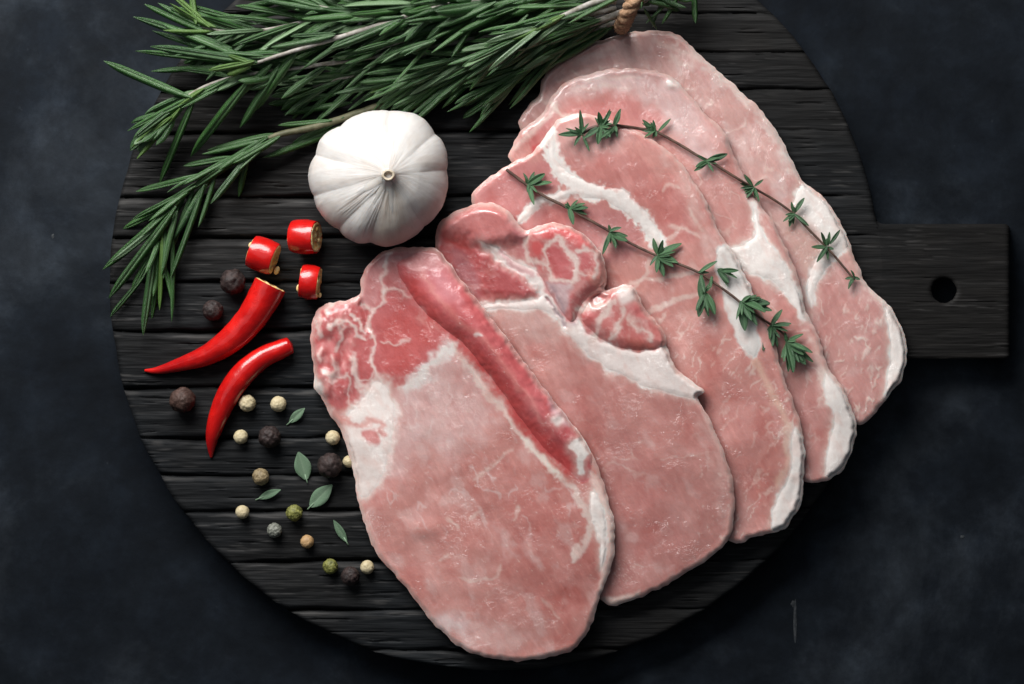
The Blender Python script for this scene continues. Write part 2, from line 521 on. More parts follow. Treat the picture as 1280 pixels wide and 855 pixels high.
def lit_wear_at(X, Y):
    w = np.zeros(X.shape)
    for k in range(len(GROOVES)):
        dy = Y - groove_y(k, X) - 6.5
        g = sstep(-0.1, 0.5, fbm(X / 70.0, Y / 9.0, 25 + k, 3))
        w = np.maximum(w, np.exp(-(dy / 3.6) ** 2) * g * (1 - 0.75 * sstep(720, 900, X)))  # light caught below each groove, painted in together with edge wear
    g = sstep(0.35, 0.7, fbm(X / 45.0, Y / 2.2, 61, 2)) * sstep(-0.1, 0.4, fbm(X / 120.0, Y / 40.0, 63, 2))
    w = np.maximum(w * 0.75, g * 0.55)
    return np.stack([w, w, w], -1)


def build_board():
    c = W(CX, CY, 0); c[2] = 0
    root = thing('cutting_board', 'round dark charred wooden cutting board with a square handle and hanging hole', 'cutting board', c)
    for k in range(len(GROOVES) - 1):
        ya, yb = GROOVES[k], GROOVES[k + 1]
        ym = min(max(CY, ya), yb)
        if abs(ym - CY) >= CR - 3: continue
        hw = math.sqrt(CR ** 2 - (ym - CY) ** 2) + 6
        xs = np.arange(CX - hw, CX + hw + 3, 3.0); ys = np.arange(ya - 8, yb + 9.3, 1.3)
        X, Y = np.meshgrid(xs, ys)
        sd = np.minimum(np.minimum(circle_sd(X, Y), Y - groove_y(k, X)), groove_y(k + 1, X) - Y)
        zt = board_top(X, Y)
        V, F, use = sheet(sd, X, Y, zt, np.full_like(zt, 0.6))
        wc = lit_wear_at(X, Y)[use]
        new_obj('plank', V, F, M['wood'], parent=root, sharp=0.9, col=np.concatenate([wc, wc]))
    xs = np.arange(1084, 1268, 2.2); ys = np.arange(262, 470, 1.3)
    X, Y = np.meshgrid(xs, ys)
    hole = np.hypot((X - 1180) * 1.0, Y - 363) - 15.5 + 0.8 * pn(X / 5, Y / 5, 23)
    sd = np.minimum(np.minimum(board_sd(X, Y), -circle_sd(X, Y)), hole)
    zt = board_top(X, Y)
    V, F, use = sheet(sd, X, Y, zt, np.full_like(zt, 0.6))
    wc = lit_wear_at(X, Y)[use] * 0.8
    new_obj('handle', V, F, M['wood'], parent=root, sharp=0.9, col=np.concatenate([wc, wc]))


build_board()

# ------------------------------------------------------------------ pork slices
GX0, GY0, GST = 370.0, 10.0, 2.0
gX, gY = np.meshgrid(np.arange(GX0, 1160, GST), np.arange(GY0, 850, GST))
STACK = np.full(gX.shape, ZB)

FAT = (0.84, 0.755, 0.73); FATP = (0.74, 0.57, 0.52); LOIN = (0.555, 0.250, 0.225); RED = (0.50, 0.135, 0.135)
DEEP = (0.43, 0.052, 0.055); PALE = (0.66, 0.44, 0.42); ROSE = (0.57, 0.215, 0.20); VIO = (0.60, 0.46, 0.475)


class Paint:
    def __init__(s, X, Y, base, seed):
        s.X, s.Y, s.seed = X, Y, seed
        w1 = fbm(X / 22, Y / 22, seed, 3); w2 = fbm(X / 22 + 40, Y / 22 + 9, seed + 5, 3)
        f1 = fbm(X / 6, Y / 6, seed + 7, 2); f2 = fbm(X / 6 + 31, Y / 6, seed + 8, 2)
        s.wx, s.wy, s.fx, s.fy = w1, w2, f1, f2
        s.c = np.broadcast_to(np.array(base, float), X.shape + (3,)).copy()
        s.h = np.zeros(X.shape)

    def xy(s, warp):
        return s.X + warp * s.wx + 0.16 * warp * s.fx, s.Y + warp * s.wy + 0.16 * warp * s.fy

    def lay(s, m, col):
        s.c += (np.array(col) - s.c) * m[..., None]

    def poly(s, pts, col, soft=4, amt=1.0, warp=6, h=0.0):
        x, y = s.xy(warp)
        P = spline(pts, 3); pad = soft + warp * 2 + 4
        m = np.zeros(s.X.shape)
        bx = (s.X > P[:, 0].min() - pad) & (s.X < P[:, 0].max() + pad) & (s.Y > P[:, 1].min() - pad) & (s.Y < P[:, 1].max() + pad)
        m[bx] = sstep(-soft, soft, sdf(P, x[bx], y[bx]))
        if col is FAT:
            q = np.zeros(s.X.shape); q[bx] = sstep(-11, 4, sdf(P, x[bx], y[bx]))
            s.lay(q * 0.6 * amt, FATP)
        if col is not None: s.lay(m * amt, col)
        s.h += h * m
        return m

    def line(s, pts, w, col, soft=2, amt=1.0, warp=4, h=0.0, ends=True):
        x, y = s.xy(warp)
        P = spline(pts, 4, closed=False); pad = w + soft + warp * 2 + 4
        bx = (s.X > P[:, 0].min() - pad) & (s.X < P[:, 0].max() + pad) & (s.Y > P[:, 1].min() - pad) & (s.Y < P[:, 1].max() + pad)
        m = np.zeros(s.X.shape)
        d, t = ldist(P, x[bx], y[bx])
        ww = w / 2 * (1 + 0.45 * s.wx[bx] + 0.3 * s.fx[bx])
        if ends: ww = ww * np.clip(np.minimum(t, 1 - t) * 9 + 0.35, 0, 1)
        m[bx] = sstep(soft, -soft, d - ww)
        if col is not None: s.lay(m * amt, col)
        s.h += h * m
        return m

    def mottle(s, col, scale, lo, hi, amt, ang=0.0, stretch=1.0, mask=1.0, k=0):
        ca, sa = math.cos(ang), math.sin(ang)
        u = (s.X * ca + s.Y * sa) / (scale * stretch); v = (-s.X * sa + s.Y * ca) / scale
        n = fbm(u, v, s.seed + 20 + k, 4)
        s.lay(sstep(lo, hi, n) * amt * mask, col)

    def veins(s, col, scale, width, amt, ang=0.0, stretch=2.0, gate=(0.0, 0.35), mask=1.0, k=0, h=0.0):
        ca, sa = math.cos(ang), math.sin(ang)
        x, y = s.xy(5)
        u = (x * ca + y * sa) / (scale * stretch); v = (-x * sa + y * ca) / scale
        n = fbm(u, v, s.seed + 40 + k, 2); g = fbm(u * 1.1 + 13, v * 0.9, s.seed + 50 + k, 2)
        m = sstep(width, width * 0.1, np.abs(n)) * sstep(gate[0], gate[1], g) * mask
        s.lay(m * amt, col); s.h += h * m

    def flecks(s, col, scale, lo, hi, amt, ang=0.0, stretch=2.5, mask=1.0, k=0):
        s.mottle(col, scale, lo, hi, amt, ang, stretch, mask, 60 + k)


def slice_obj(label, outline, thick, base, seed, paint, parts=(), R=7.0, drape=18, fib=1.0, tone=1.0, step=1.15):
    global STACK
    P = spline(outline, 5)
    # coarse fields on the common grid
    x0, x1 = P[:, 0].min() - 16, P[:, 0].max() + 16; y0, y1 = P[:, 1].min() - 16, P[:, 1].max() + 16
    jx0, jx1 = np.searchsorted(gX[0], [x0, x1]); jy0, jy1 = np.searchsorted(gY[:, 0], [y0, y1])
    sl = (slice(jy0, jy1), slice(jx0, jx1))
    cX, cY = gX[sl], gY[sl]
    wob = lambda X, Y: 1.6 * fbm(X / 22, Y / 22, seed + 3, 3) + 0.8 * fbm(X / 10, Y / 10, seed + 4, 1)
    csd = sdf(P, cX, cY)
    st = STACK[sl]
    b = st.copy()
    for _ in range(10):
        b = np.maximum(blur(b, drape, 2), st)
    b = blur(b, 13, 3)
    # fine grid
    xs = np.arange(x0 + 8, x1 - 8, step); ys = np.arange(y0 + 8, y1 - 8, step)
    X, Y = np.meshgrid(xs, ys)
    gx0, gy0 = cX[0, 0], cY[0, 0]
    sd = bil(csd, gx0, gy0, GST, X, Y) + wob(X, Y)
    bot = bil(b, gx0, gy0, GST, X, Y)
    p = Paint(X, Y, base, seed)
    paint(p, sd)
    lean = sstep(0.62, 0.50, p.c[..., 1])
    p.mottle(p.c * (0.97, 0.87, 0.85), 15, 0.0, 0.6, 0.7, fib, 2.0, 1 - lean, k=100)
    p.mottle(p.c * (0.96, 0.90, 0.88), 5, 0.1, 0.6, 0.6, fib, 2.5, 1 - lean, k=105)
    p.mottle(np.minimum(p.c * 1.16 + 0.03, 0.9), 7, 0.1, 0.65, 0.38, fib, 5.0, lean, k=70)
    p.mottle(p.c * (0.90, 0.80, 0.80), 11, 0.0, 0.65, 0.6, fib + 0.12, 4.0, lean, k=75)
    p.mottle(np.minimum(p.c * 1.08 + 0.03, 0.9), 3.0, 0.2, 0.7, 0.4, fib - 0.1, 4.0, lean, k=80)
    p.mottle(np.minimum(p.c * (1.10, 1.22, 1.24) + 0.02, 0.9), 46, 0.05, 0.6, 0.75, fib, 1.5, lean, k=85)
    p.mottle(p.c * (0.90, 0.72, 0.70), 52, 0.1, 0.65, 0.8, fib + 0.5, 1.4, lean, k=90)
    d = np.clip(sd, 0, None)
    t = np.sin(np.pi / 2 * np.clip(d / R, 0, 1))
    relief = 2.4 * fbm(X / 95, Y / 95, seed + 11, 2) + 0.30 * fbm(X / 20, Y / 20, seed + 12, 2)
    zt = bot + thick * (0.60 + 0.40 * t) + (relief + p.h) * sstep(0, 12, d)
    zb = bot + thick * 0.12 * (1 - t)
    zb = np.minimum(zb, zt - 0.5)
    V, F, use = sheet(sd, X, Y, zt, zb, bot + (relief + p.h) * sstep(0, 12, d), 0.75 * np.cos(np.pi / 2 * np.clip(d / R, 0, 1)))
    cx, cy = P[:, 0].mean(), P[:, 1].mean()
    org = W(cx, cy, float(bil(b, gx0, gy0, GST, np.array(cx), np.array(cy))))
    root = thing('pork_slice', label, 'meat slice', org, 'overlapping raw pork slices')
    col = np.clip(p.c * (1.01, 1.03, 1.005) * tone, 0.005, 0.9)
    new_obj('lean_meat', V, F, M['meat'], parent=root, col=np.concatenate([col[use], col[use]]), normals=LAST['n'])
    full = zt.copy()
    for nm, pts, hh, rr, lab in parts:
        Q = spline(pts, 4)
        m = (xs > Q[:, 0].min() - 14) & (xs < Q[:, 0].max() + 14); n = (ys > Q[:, 1].min() - 14) & (ys < Q[:, 1].max() + 14)
        ix = np.ix_(n, m)
        x, y = p.xy(1.2 if hh > 4 else 2.5)
        ds = np.minimum(sdf(Q, x[ix], y[ix]), sd[ix] - 0.4)
        dd = np.clip(ds, 0, None)
        tt = np.sin(np.pi / 2 * np.clip(dd / rr, 0, 1)) if hh > 4 else sstep(0, rr, dd)
        if hh > 10: tt = tt * sstep(612, 500, Y[ix]) ** 0.7 * sstep(300, 390, Y[ix]) ** 0.6
        pt = zt[ix] - 0.25 + hh * tt + 0.3 * sstep(0, 5, dd)
        V, F, us = sheet(ds, X[ix], Y[ix], pt, np.minimum(pt - 1.2, zt[ix] - 3.0))
        cc = col[ix][us]
        o = new_obj(nm, V, F, M['meat_part'], parent=root, col=np.concatenate([cc, cc]))
        if lab: o['label'] = lab
        full[ix] = np.where(ds > 0, np.maximum(full[ix], pt), full[ix])
    # add to the pile
    cz = bil(full, xs[0], ys[0], step, cX, cY)
    STACK[sl] = np.where(csd > 0, np.maximum(st, cz), st)
    return root


# --- back slice
def paint5(p, sd):
    p.mottle((0.56, 0.29, 0.27), 70, -0.2, 0.5, 0.75)
    p.mottle((0.66, 0.47, 0.45), 38, 0.1, 0.6, 0.6, k=1)
    low = sstep(330, 420, p.Y)
    p.poly([(1040, 330), (1080, 350), (1110, 400), (1112, 460), (1095, 510), (1050, 520), (1010, 440), (1012, 380)], ROSE, 14, 0.35)
    p.veins(FATP, 26, 0.15, 0.5, 0.5, 1.7, (0.0, 0.4), 1 - low, h=0.2)
    p.veins(FATP, 15, 0.2, 0.75, 1.75, 2.6, (0.0, 0.35), low, k=1, h=0.4)
    p.flecks(FATP, 7, 0.42, 0.7, 0.6, 1.8, 2.6, low)
    p.line([(868, 60), (905, 95), (945, 130), (985, 185), (1002, 220)], 20, (0.66, 0.56, 0.53), 8, 0.75)
    p.line([(820, 52), (845, 62), (870, 72)], 8, FATP, 5, 0.55)
    p.line([(838, 68), (846, 78)], 6, FATP, 4, 0.5)
    p.line([(655, 118), (668, 125), (690, 128)], 6, FATP, 3, 0.6)
    p.poly([(1000, 230), (1015, 237), (1036, 255), (1054, 288), (1062, 308), (1046, 322), (1026, 352), (1014, 388), (1008, 350), (1022, 305), (1002, 284), (988, 262)], FAT, 3.0, 1, 5)
    p.poly([(985, 255), (1020, 285), (1024, 310), (1010, 340), (998, 320), (980, 285)], (0.60, 0.38, 0.34), 8, 0.7)
    p.poly([(1102, 374), (1114, 384), (1129, 408), (1138, 440), (1130, 472), (1112, 500), (1107, 480), (1112, 440), (1108, 405)], FAT, 2.6, 1, 4)
    p.line([(1058, 306), (1075, 342), (1100, 376)], 10, FATP, 5, 0.5)
    p.lay(sstep(7, 0, sd) * 0.5, FATP)  # pale rim, light through the cut edge put into the colour


slice_obj('hindmost pork slice under the others, its white fat edge beside the board handle',
          [(648, 158), (655, 138), (672, 120), (680, 95), (700, 75), (740, 54), (785, 41), (820, 38), (850, 44), (868, 62), (890, 82), (915, 105), (945, 130), (965, 155), (985, 190), (999, 220), (1014, 235), (1037, 255), (1056, 290), (1072, 330), (1081, 352), (1106, 377), (1125, 405), (1135, 440), (1128, 470), (1112, 495), (1095, 514), (1075, 531), (1040, 500), (980, 400), (900, 290), (820, 210), (720, 175), (670, 172)],
          21, (0.60, 0.345, 0.32), 101, paint5,
          [('fat', [(1000, 230), (1015, 237), (1036, 255), (1054, 288), (1062, 308), (1046, 322), (1026, 352), (1014, 388), (1008, 350), (1022, 305), (1002, 284), (988, 262)], 0.9, 9, None),
           ('fat', [(1102, 374), (1114, 384), (1129, 408), (1138, 440), (1130, 472), (1112, 500), (1107, 480), (1112, 440), (1108, 405)], 0.9, 9, None)])


# --- second from the back
def paint4(p, sd):
    p.mottle((0.56, 0.26, 0.24), 60, -0.1, 0.5, 0.6)
    p.poly([(688, 125), (735, 95), (800, 88), (850, 105), (880, 150), (905, 200), (880, 215), (840, 160), (790, 118), (720, 122)], (0.67, 0.47, 0.46), 12, 0.8, 8)
    p.poly([(700, 145), (735, 125), (790, 122), (830, 150), (800, 160), (740, 145)], (0.56, 0.20, 0.19), 12, 0.75, 8)
    p.poly([(645, 178), (672, 150), (688, 140), (690, 165), (668, 182)], RED, 6, 0.7)
    p.poly([(666, 182), (684, 178), (686, 192), (668, 196)], (0.55, 0.09, 0.10), 3, 0.85, 3)
    p.line([(640, 186), (662, 168), (686, 142), (694, 126)], 7, FATP, 4, 0.7)
    p.line([(690, 128), (700, 143), (720, 145)], 5, FATP, 2, 0.8)
    p.line([(730, 100), (770, 97), (800, 99)], 4, FATP, 3, 0.5)
    p.line([(712, 112), (750, 108), (790, 110)], 3, FATP, 3, 0.45)
    p.veins(FATP, 24, 0.14, 0.5, 0.6, 1.6, (0.0, 0.4), sstep(150, 230, p.Y), h=0.2)
    low = sstep(420, 470, p.Y)
    p.veins(FATP, 14, 0.2, 0.7, 2.0, 2.6, (0.0, 0.35), low, k=1)
    p.poly([(1000, 480), (1030, 500), (1035, 560), (1020, 602), (995, 590), (975, 480)], (0.53, 0.235, 0.22), 12, 0.5)
    p.line([(862, 224), (872, 240), (883, 258), (892, 280)], 4, FATP, 2, 0.75)
    p.poly([(936, 246), (950, 268), (958, 298), (976, 320), (1000, 368), (1010, 398), (1000, 395), (980, 367), (958, 348), (938, 344), (920, 328), (905, 312), (930, 303), (944, 285)], FAT, 3.0, 1, 5)
    p.poly([(1033, 466), (1050, 482), (1072, 530), (1070, 555), (1056, 586), (1036, 600), (1029, 586), (1034, 560), (1040, 522), (1030, 492)], FAT, 2.6, 1, 4)
    p.line([(1012, 420), (1022, 445), (1032, 470)], 8, FATP, 5, 0.6)
    p.line([(900, 165), (925, 215), (938, 248)], 12, (0.64, 0.40, 0.38), 6, 0.6)
    m = np.exp(-(((p.X - 842) / 9) ** 2 + ((p.Y - 104) / 6) ** 2)); p.lay(np.clip(m * 1.2, 0, 0.85), FAT); p.h += 4 * m
    p.lay(sstep(6, 0, sd) * 0.45, FATP)  # rim paled in colour to stand for its translucent, lit edge


slice_obj('pork slice second from the back with a long white fat wedge between the thyme sprigs',
          [(637, 200), (640, 184), (652, 164), (676, 143), (690, 122), (706, 103), (735, 92), (780, 85), (815, 88), (840, 97), (865, 122), (885, 145), (905, 165), (918, 195), (930, 220), (945, 248), (965, 275), (980, 305), (997, 345), (1008, 390), (1025, 425), (1033, 455), (1055, 488), (1070, 530), (1068, 555), (1055, 585), (1035, 599), (1008, 602), (960, 560), (900, 450), (850, 350), (800, 290), (720, 240), (660, 222)],
          21, (0.61, 0.30, 0.275), 201, paint4,
          [('fat', [(936, 246), (950, 268), (958, 298), (976, 320), (1000, 368), (1010, 398), (1000, 395), (980, 367), (958, 348), (938, 344), (920, 328), (905, 312), (930, 303), (944, 285)], 0.9, 9, None),
           ('fat', [(1033, 466), (1050, 482), (1072, 530), (1070, 555), (1056, 586), (1036, 600), (1029, 586), (1034, 560), (1040, 522), (1030, 492)], 0.9, 9, None)])


# --- middle slice
def paint3(p, sd):
    p.mottle((0.56, 0.25, 0.23), 60, -0.15, 0.5, 0.6)
    p.poly([(700, 190), (750, 180), (800, 200), (850, 250), (870, 300), (830, 290), (790, 245), (740, 235), (705, 215)], (0.55, 0.20, 0.185), 14, 0.7, 10)
    p.poly([(690, 165), (740, 150), (790, 168), (760, 190), (705, 200)], (0.65, 0.36, 0.34), 12, 0.7, 8)
    p.poly([(596, 252), (600, 235), (640, 205), (690, 200), (700, 225), (680, 245), (650, 275), (640, 300), (600, 280)], (0.57, 0.215, 0.215), 9, 0.8, 8)
    p.poly([(650, 282), (680, 258), (740, 256), (790, 275), (800, 310), (760, 330), (690, 320)], (0.53, 0.20, 0.20), 8, 0.7, 6)
    p.line([(826, 188), (850, 212), (864, 245), (878, 290), (890, 320)], 16, (0.64, 0.39, 0.36), 9, 0.7, 6)
    p.mottle((0.66, 0.43, 0.40), 22, 0.2, 0.6, 0.5, 0.5, 1.5, sstep(270, 310, p.Y) * sstep(430, 380, p.Y), k=2)
    for L, w in (([(760, 372), (795, 352), (840, 345), (870, 340)], 6), ([(800, 398), (822, 384), (855, 372), (885, 362)], 6), ([(790, 362), (805, 345), (812, 325)], 4), ([(822, 402), (832, 390)], 5), ([(838, 300), (850, 285)], 4), ([(835, 282), (865, 290), (875, 300)], 4), ([(826, 240), (835, 232), (850, 236)], 4), ([(862, 262), (880, 290)], 3), ([(800, 268), (812, 262)], 4)):
        p.line(L, w, FATP, 2, 0.65)
    p.line([(683, 158), (688, 178), (692, 198), (706, 222), (735, 238), (772, 248), (800, 270), (824, 304)], 21, FAT, 3.0, 1, 5, ends=False)
    p.line([(738, 240), (700, 244), (668, 258), (644, 280)], 12, FAT, 2, 1, 4)
    low = sstep(380, 430, p.Y)
    p.veins(FATP, 13, 0.2, 0.7, 2.1, 2.8, (0.0, 0.35), low, k=1)
    p.flecks(FATP, 6, 0.45, 0.7, 0.55, 2.1, 2.8, low)
    p.poly([(900, 470), (950, 500), (960, 560), (920, 620), (880, 560), (870, 480)], (0.52, 0.215, 0.195), 18, 0.6, 8)
    p.line([(943, 446), (955, 475), (975, 510), (986, 545), (980, 585), (970, 608)], 9, (0.70, 0.44, 0.36), 4, 0.8)
    p.poly([(893, 316), (912, 305), (936, 330), (940, 365), (944, 400), (950, 430), (944, 450), (926, 432), (910, 395), (900, 352)], (0.74, 0.68, 0.66), 2.4, 1, 4)
    p.poly([(994, 535), (1007, 560), (1006, 600), (1001, 632), (986, 659), (965, 668), (966, 632), (984, 598), (988, 572), (988, 545)], FAT, 2.6, 1, 4)
    p.lay(sstep(6, 0, sd) * 0.45, FATP)  # paler rim colour stands in for light in the translucent edge


slice_obj('middle pork slice with a branching white fat seam under the lower thyme sprig',
          [(590, 255), (592, 238), (612, 222), (636, 205), (664, 191), (683, 168), (698, 150), (725, 142), (760, 150), (800, 166), (835, 188), (862, 218), (884, 255), (900, 292), (925, 330), (945, 375), (965, 420), (980, 470), (998, 520), (1006, 560), (1005, 600), (1000, 630), (985, 657), (965, 666), (940, 672), (915, 678), (870, 640), (800, 560), (740, 470), (690, 400), (640, 350), (604, 300)],
          21, (0.59, 0.27, 0.243), 301, paint3,
          [('fat_seam', [(680, 160), (690, 160), (702, 205), (735, 226), (780, 236), (810, 266), (828, 300), (818, 308), (790, 276), (755, 252), (705, 250), (668, 268), (646, 284), (640, 278), (664, 252), (700, 237), (690, 215), (684, 190)], 0.9, 9, None),
           ('fat', [(893, 316), (912, 305), (936, 330), (940, 365), (944, 400), (950, 430), (944, 450), (926, 432), (910, 395), (900, 352)], 0.9, 9, None),
           ('fat', [(994, 535), (1007, 560), (1006, 600), (1001, 632), (986, 659), (965, 668), (966, 632), (984, 598), (988, 572), (988, 545)], 0.9, 9, None)])

SWIRL = [(664, 286), (700, 279), (735, 297), (756, 325), (758, 350), (744, 364), (728, 380), (715, 405), (697, 385), (676, 350), (660, 312)]
LOWM = [(748, 368), (786, 357), (806, 385), (834, 428), (802, 438), (762, 430), (728, 402), (732, 384)]
SEAM2 = [(600, 300), (610, 302), (640, 322), (690, 348), (704, 372), (724, 404), (760, 428), (800, 438), (836, 432), (842, 456), (880, 488), (872, 500), (836, 494), (790, 477), (748, 454), (712, 424), (688, 394), (640, 388), (600, 388), (602, 378), (640, 376), (676, 368), (650, 344), (622, 326)]


# --- second from the front
def paint2(p, sd):
    p.mottle((0.57, 0.24, 0.215), 65, -0.1, 0.5, 0.7)
    p.poly([(690, 500), (740, 480), (800, 560), (860, 660), (820, 720), (770, 740), (750, 640)], (0.51, 0.215, 0.20), 25, 0.45, 10)
    p.mottle((0.63, 0.41, 0.39), 28, 0.25, 0.6, 0.4, 0.9, 1.6, k=2)
    p.veins(FATP, 28, 0.11, 0.34, 0.2, 2.6, (0.15, 0.5), sstep(500, 560, p.Y), k=1)
    p.line([(880, 520), (896, 560), (905, 610), (908, 660)], 22, (0.64, 0.40, 0.37), 10, 0.6)
    p.mottle(FATP, 9, 0.35, 0.6, 0.6, 1.5, 1.5, sstep(860, 885, p.X) * sstep(540, 600, p.Y), k=3)
    p.poly([(545, 290), (580, 290), (640, 310), (690, 350), (705, 375), (660, 385), (600, 382), (570, 345), (545, 330)], (0.50, 0.105, 0.108), 7, 0.97, 8)
    p.poly([(548, 282), (590, 255), (640, 268), (655, 300), (620, 308), (580, 300)], (0.60, 0.205, 0.20), 8, 0.85, 8)
    p.poly([(545, 280), (560, 268), (592, 253), (640, 264), (652, 292), (622, 304), (596, 303), (570, 292)], None, 13, 1, 4, h=8)
    p.poly([(598, 318), (640, 340), (670, 362), (650, 372), (610, 366)], None, 9, 1, 6, h=4)
    p.poly([(556, 285), (575, 292), (595, 308), (585, 315), (560, 305)], (0.50, 0.07, 0.06), 7, 0.6, 5)
    p.poly([(590, 315), (620, 330), (660, 360), (640, 375), (600, 360)], (0.44, 0.09, 0.095), 9, 0.6, 8)
    p.poly([(560, 312), (580, 318), (600, 350), (598, 375), (575, 350)], (0.40, 0.16, 0.18), 6, 0.6, 5)
    p.mottle((0.62, 0.27, 0.26), 16, 0.1, 0.55, 0.5, 0.8, 2.4, sstep(390, 360, p.Y) * sstep(680, 650, p.X), k=4)
    p.poly([(640, 285), (665, 292), (676, 345), (695, 375), (680, 365), (655, 325)], (0.55, 0.19, 0.20), 5, 0.9, 5)
    p.poly([(600, 385), (640, 380), (690, 395), (700, 430), (650, 420), (625, 410)], (0.62, 0.42, 0.39), 8, 0.6, 5)
    p.poly(SEAM2, FAT, 3, 1, 6)
    p.line([(622, 312), (640, 330), (668, 345)], 8, (0.58, 0.22, 0.24), 3, 0.6)
    p.poly([(684, 350), (700, 355), (722, 372), (716, 410), (702, 392)], (0.52, 0.37, 0.41), 4, 0.85, 5)
    # the coiled muscle
    CW = (0.78, 0.66, 0.61)
    p.poly(SWIRL, (0.56, 0.165, 0.16), 3, 0.95, 5)
    p.mottle((0.66, 0.36, 0.34), 12, 0.0, 0.5, 0.5, 0.7, 1.5, p.poly(SWIRL, None, 3, 1, 5), k=7)
    p.poly([(676, 281), (700, 280), (737, 299), (747, 316), (718, 304), (694, 298), (678, 296)], (0.64, 0.105, 0.105), 4, 0.9, 5)
    p.poly([(665, 304), (678, 302), (680, 318), (670, 320)], (0.60, 0.11, 0.11), 2.5, 0.9, 4)
    p.poly([(740, 338), (752, 336), (758, 352), (746, 362), (736, 352)], (0.66, 0.27, 0.23), 4, 0.8, 4)
    for L, w in (([(660, 296), (655, 312), (664, 326), (684, 333)], 8), ([(681, 309), (690, 303), (706, 307), (717, 318), (721, 334), (721, 347), (710, 351)], 7), ([(688, 333), (693, 346), (710, 351), (704, 368)], 6), ([(681, 308), (683, 322), (688, 334)], 4.5), ([(722, 311), (735, 313), (743, 323), (747, 336), (742, 348)], 6), ([(712, 322), (725, 334), (736, 344)], 3), ([(698, 306), (698, 296)], 3), ([(664, 287), (700, 281), (736, 298), (755, 326)], 3)):
        p.line(L, w * 0.9, CW, 3.4, 0.8, 8)
    p.poly([(684, 311), (698, 312), (711, 326), (706, 333), (690, 330)], (0.50, 0.10, 0.105), 2.5, 0.85, 4)
    p.poly([(694, 334), (712, 334), (718, 345), (700, 347)], (0.50, 0.10, 0.105), 2.5, 0.8, 4)
    p.poly([(722, 318), (734, 320), (738, 336), (728, 334)], (0.52, 0.115, 0.12), 2.5, 0.75, 4)
    p.poly([(682, 352), (700, 354), (713, 358), (705, 392), (694, 376)], (0.60, 0.46, 0.48), 5, 0.85, 5)
    p.line([(690, 356), (700, 376), (706, 392)], 3, (0.40, 0.28, 0.32), 2, 0.6, 3)
    p.poly([(738, 372), (756, 364), (764, 356), (758, 376), (746, 382)], (0.30, 0.02, 0.025), 3, 0.95, 3, h=-6)
    p.line([(682, 372), (694, 388), (708, 408)], 3, (0.36, 0.24, 0.28), 2, 0.8, 3, h=-2)
    p.poly(LOWM, (0.58, 0.19, 0.18), 4, 0.9, 6)
    p.mottle((0.70, 0.42, 0.40), 12, 0.0, 0.5, 0.5, 1.2, 1.5, p.poly(LOWM, None, 3, 1, 5), k=8)
    for L, w in (([(722, 386), (738, 380), (756, 381), (770, 374)], 7), ([(762, 382), (750, 402), (740, 424)], 9), ([(780, 384), (776, 404), (764, 424)], 8), ([(788, 392), (800, 412), (818, 422)], 6), ([(716, 388), (712, 406), (720, 418)], 4)):
        p.line(L, w * 0.9, CW, 3.8, 0.8, 8)
    p.poly([(728, 392), (744, 392), (746, 412), (732, 416)], (0.54, 0.12, 0.12), 4, 0.75, 4)
    p.poly([(784, 424), (806, 424), (818, 434), (796, 437)], (0.60, 0.17, 0.14), 4, 0.8, 4)
    p.poly([(782, 380), (798, 384), (804, 398), (790, 396)], (0.60, 0.16, 0.16), 4, 0.75, 4)
    p.poly([(774, 360), (788, 358), (794, 372), (778, 380)], FAT, 4, 0.8, 3)
    g = np.exp(-(((p.X - 783) / 22) ** 2 + ((p.Y - 712) / 18) ** 2))
    p.flecks((0.72, 0.52, 0.48), 2.4, 0.2, 0.5, 0.75, 0.8, 1.5, g)
    p.poly([(752, 748), (790, 742), (800, 738), (795, 752), (770, 760)], FATP, 3, 0.9, 3)
    p.line([(866, 712), (890, 696), (912, 676)], 6, FATP, 3, 0.7)
    p.lay(sstep(9, 0, sd) * 0.5, FATP)  # pale rim with the edge's translucent light painted in


slice_obj('pork slice second from the front with a coiled red muscle and thick fat seam',
          [(546, 288), (560, 270), (590, 256), (615, 254), (638, 266), (654, 287), (676, 281), (700, 279), (735, 297), (755, 325), (758, 350), (757, 362), (788, 356), (806, 385), (830, 415), (836, 440), (850, 464), (880, 488), (873, 499), (890, 530), (905, 565), (917, 610), (918, 640), (912, 672), (890, 695), (860, 715), (815, 740), (770, 757), (750, 748), (720, 730), (660, 660), (600, 560), (560, 470), (546, 400), (543, 330)],
          21, (0.56, 0.262, 0.238), 401, paint2,
          tone=(0.92, 0.88, 0.88), parts=[('fat_seam', SEAM2, 0.9, 9, None),
           ('coiled_muscle', SWIRL, 7, 18, 'coiled red muscle marbled with cream fat'),
           ('side_muscle', LOWM, 5.5, 16, 'small red muscle with fat lines beside the seam')])

STRIP = [(496, 332), (515, 318), (546, 311), (562, 330), (602, 380), (652, 446), (702, 512), (738, 562), (740, 588), (730, 604), (715, 593), (680, 560), (650, 521), (620, 481), (585, 436), (555, 411), (528, 388), (508, 360)]
FAT1 = [(452, 496), (468, 474), (484, 482), (494, 510), (490, 556), (478, 598), (458, 624), (445, 610), (440, 572), (428, 536), (440, 512)]


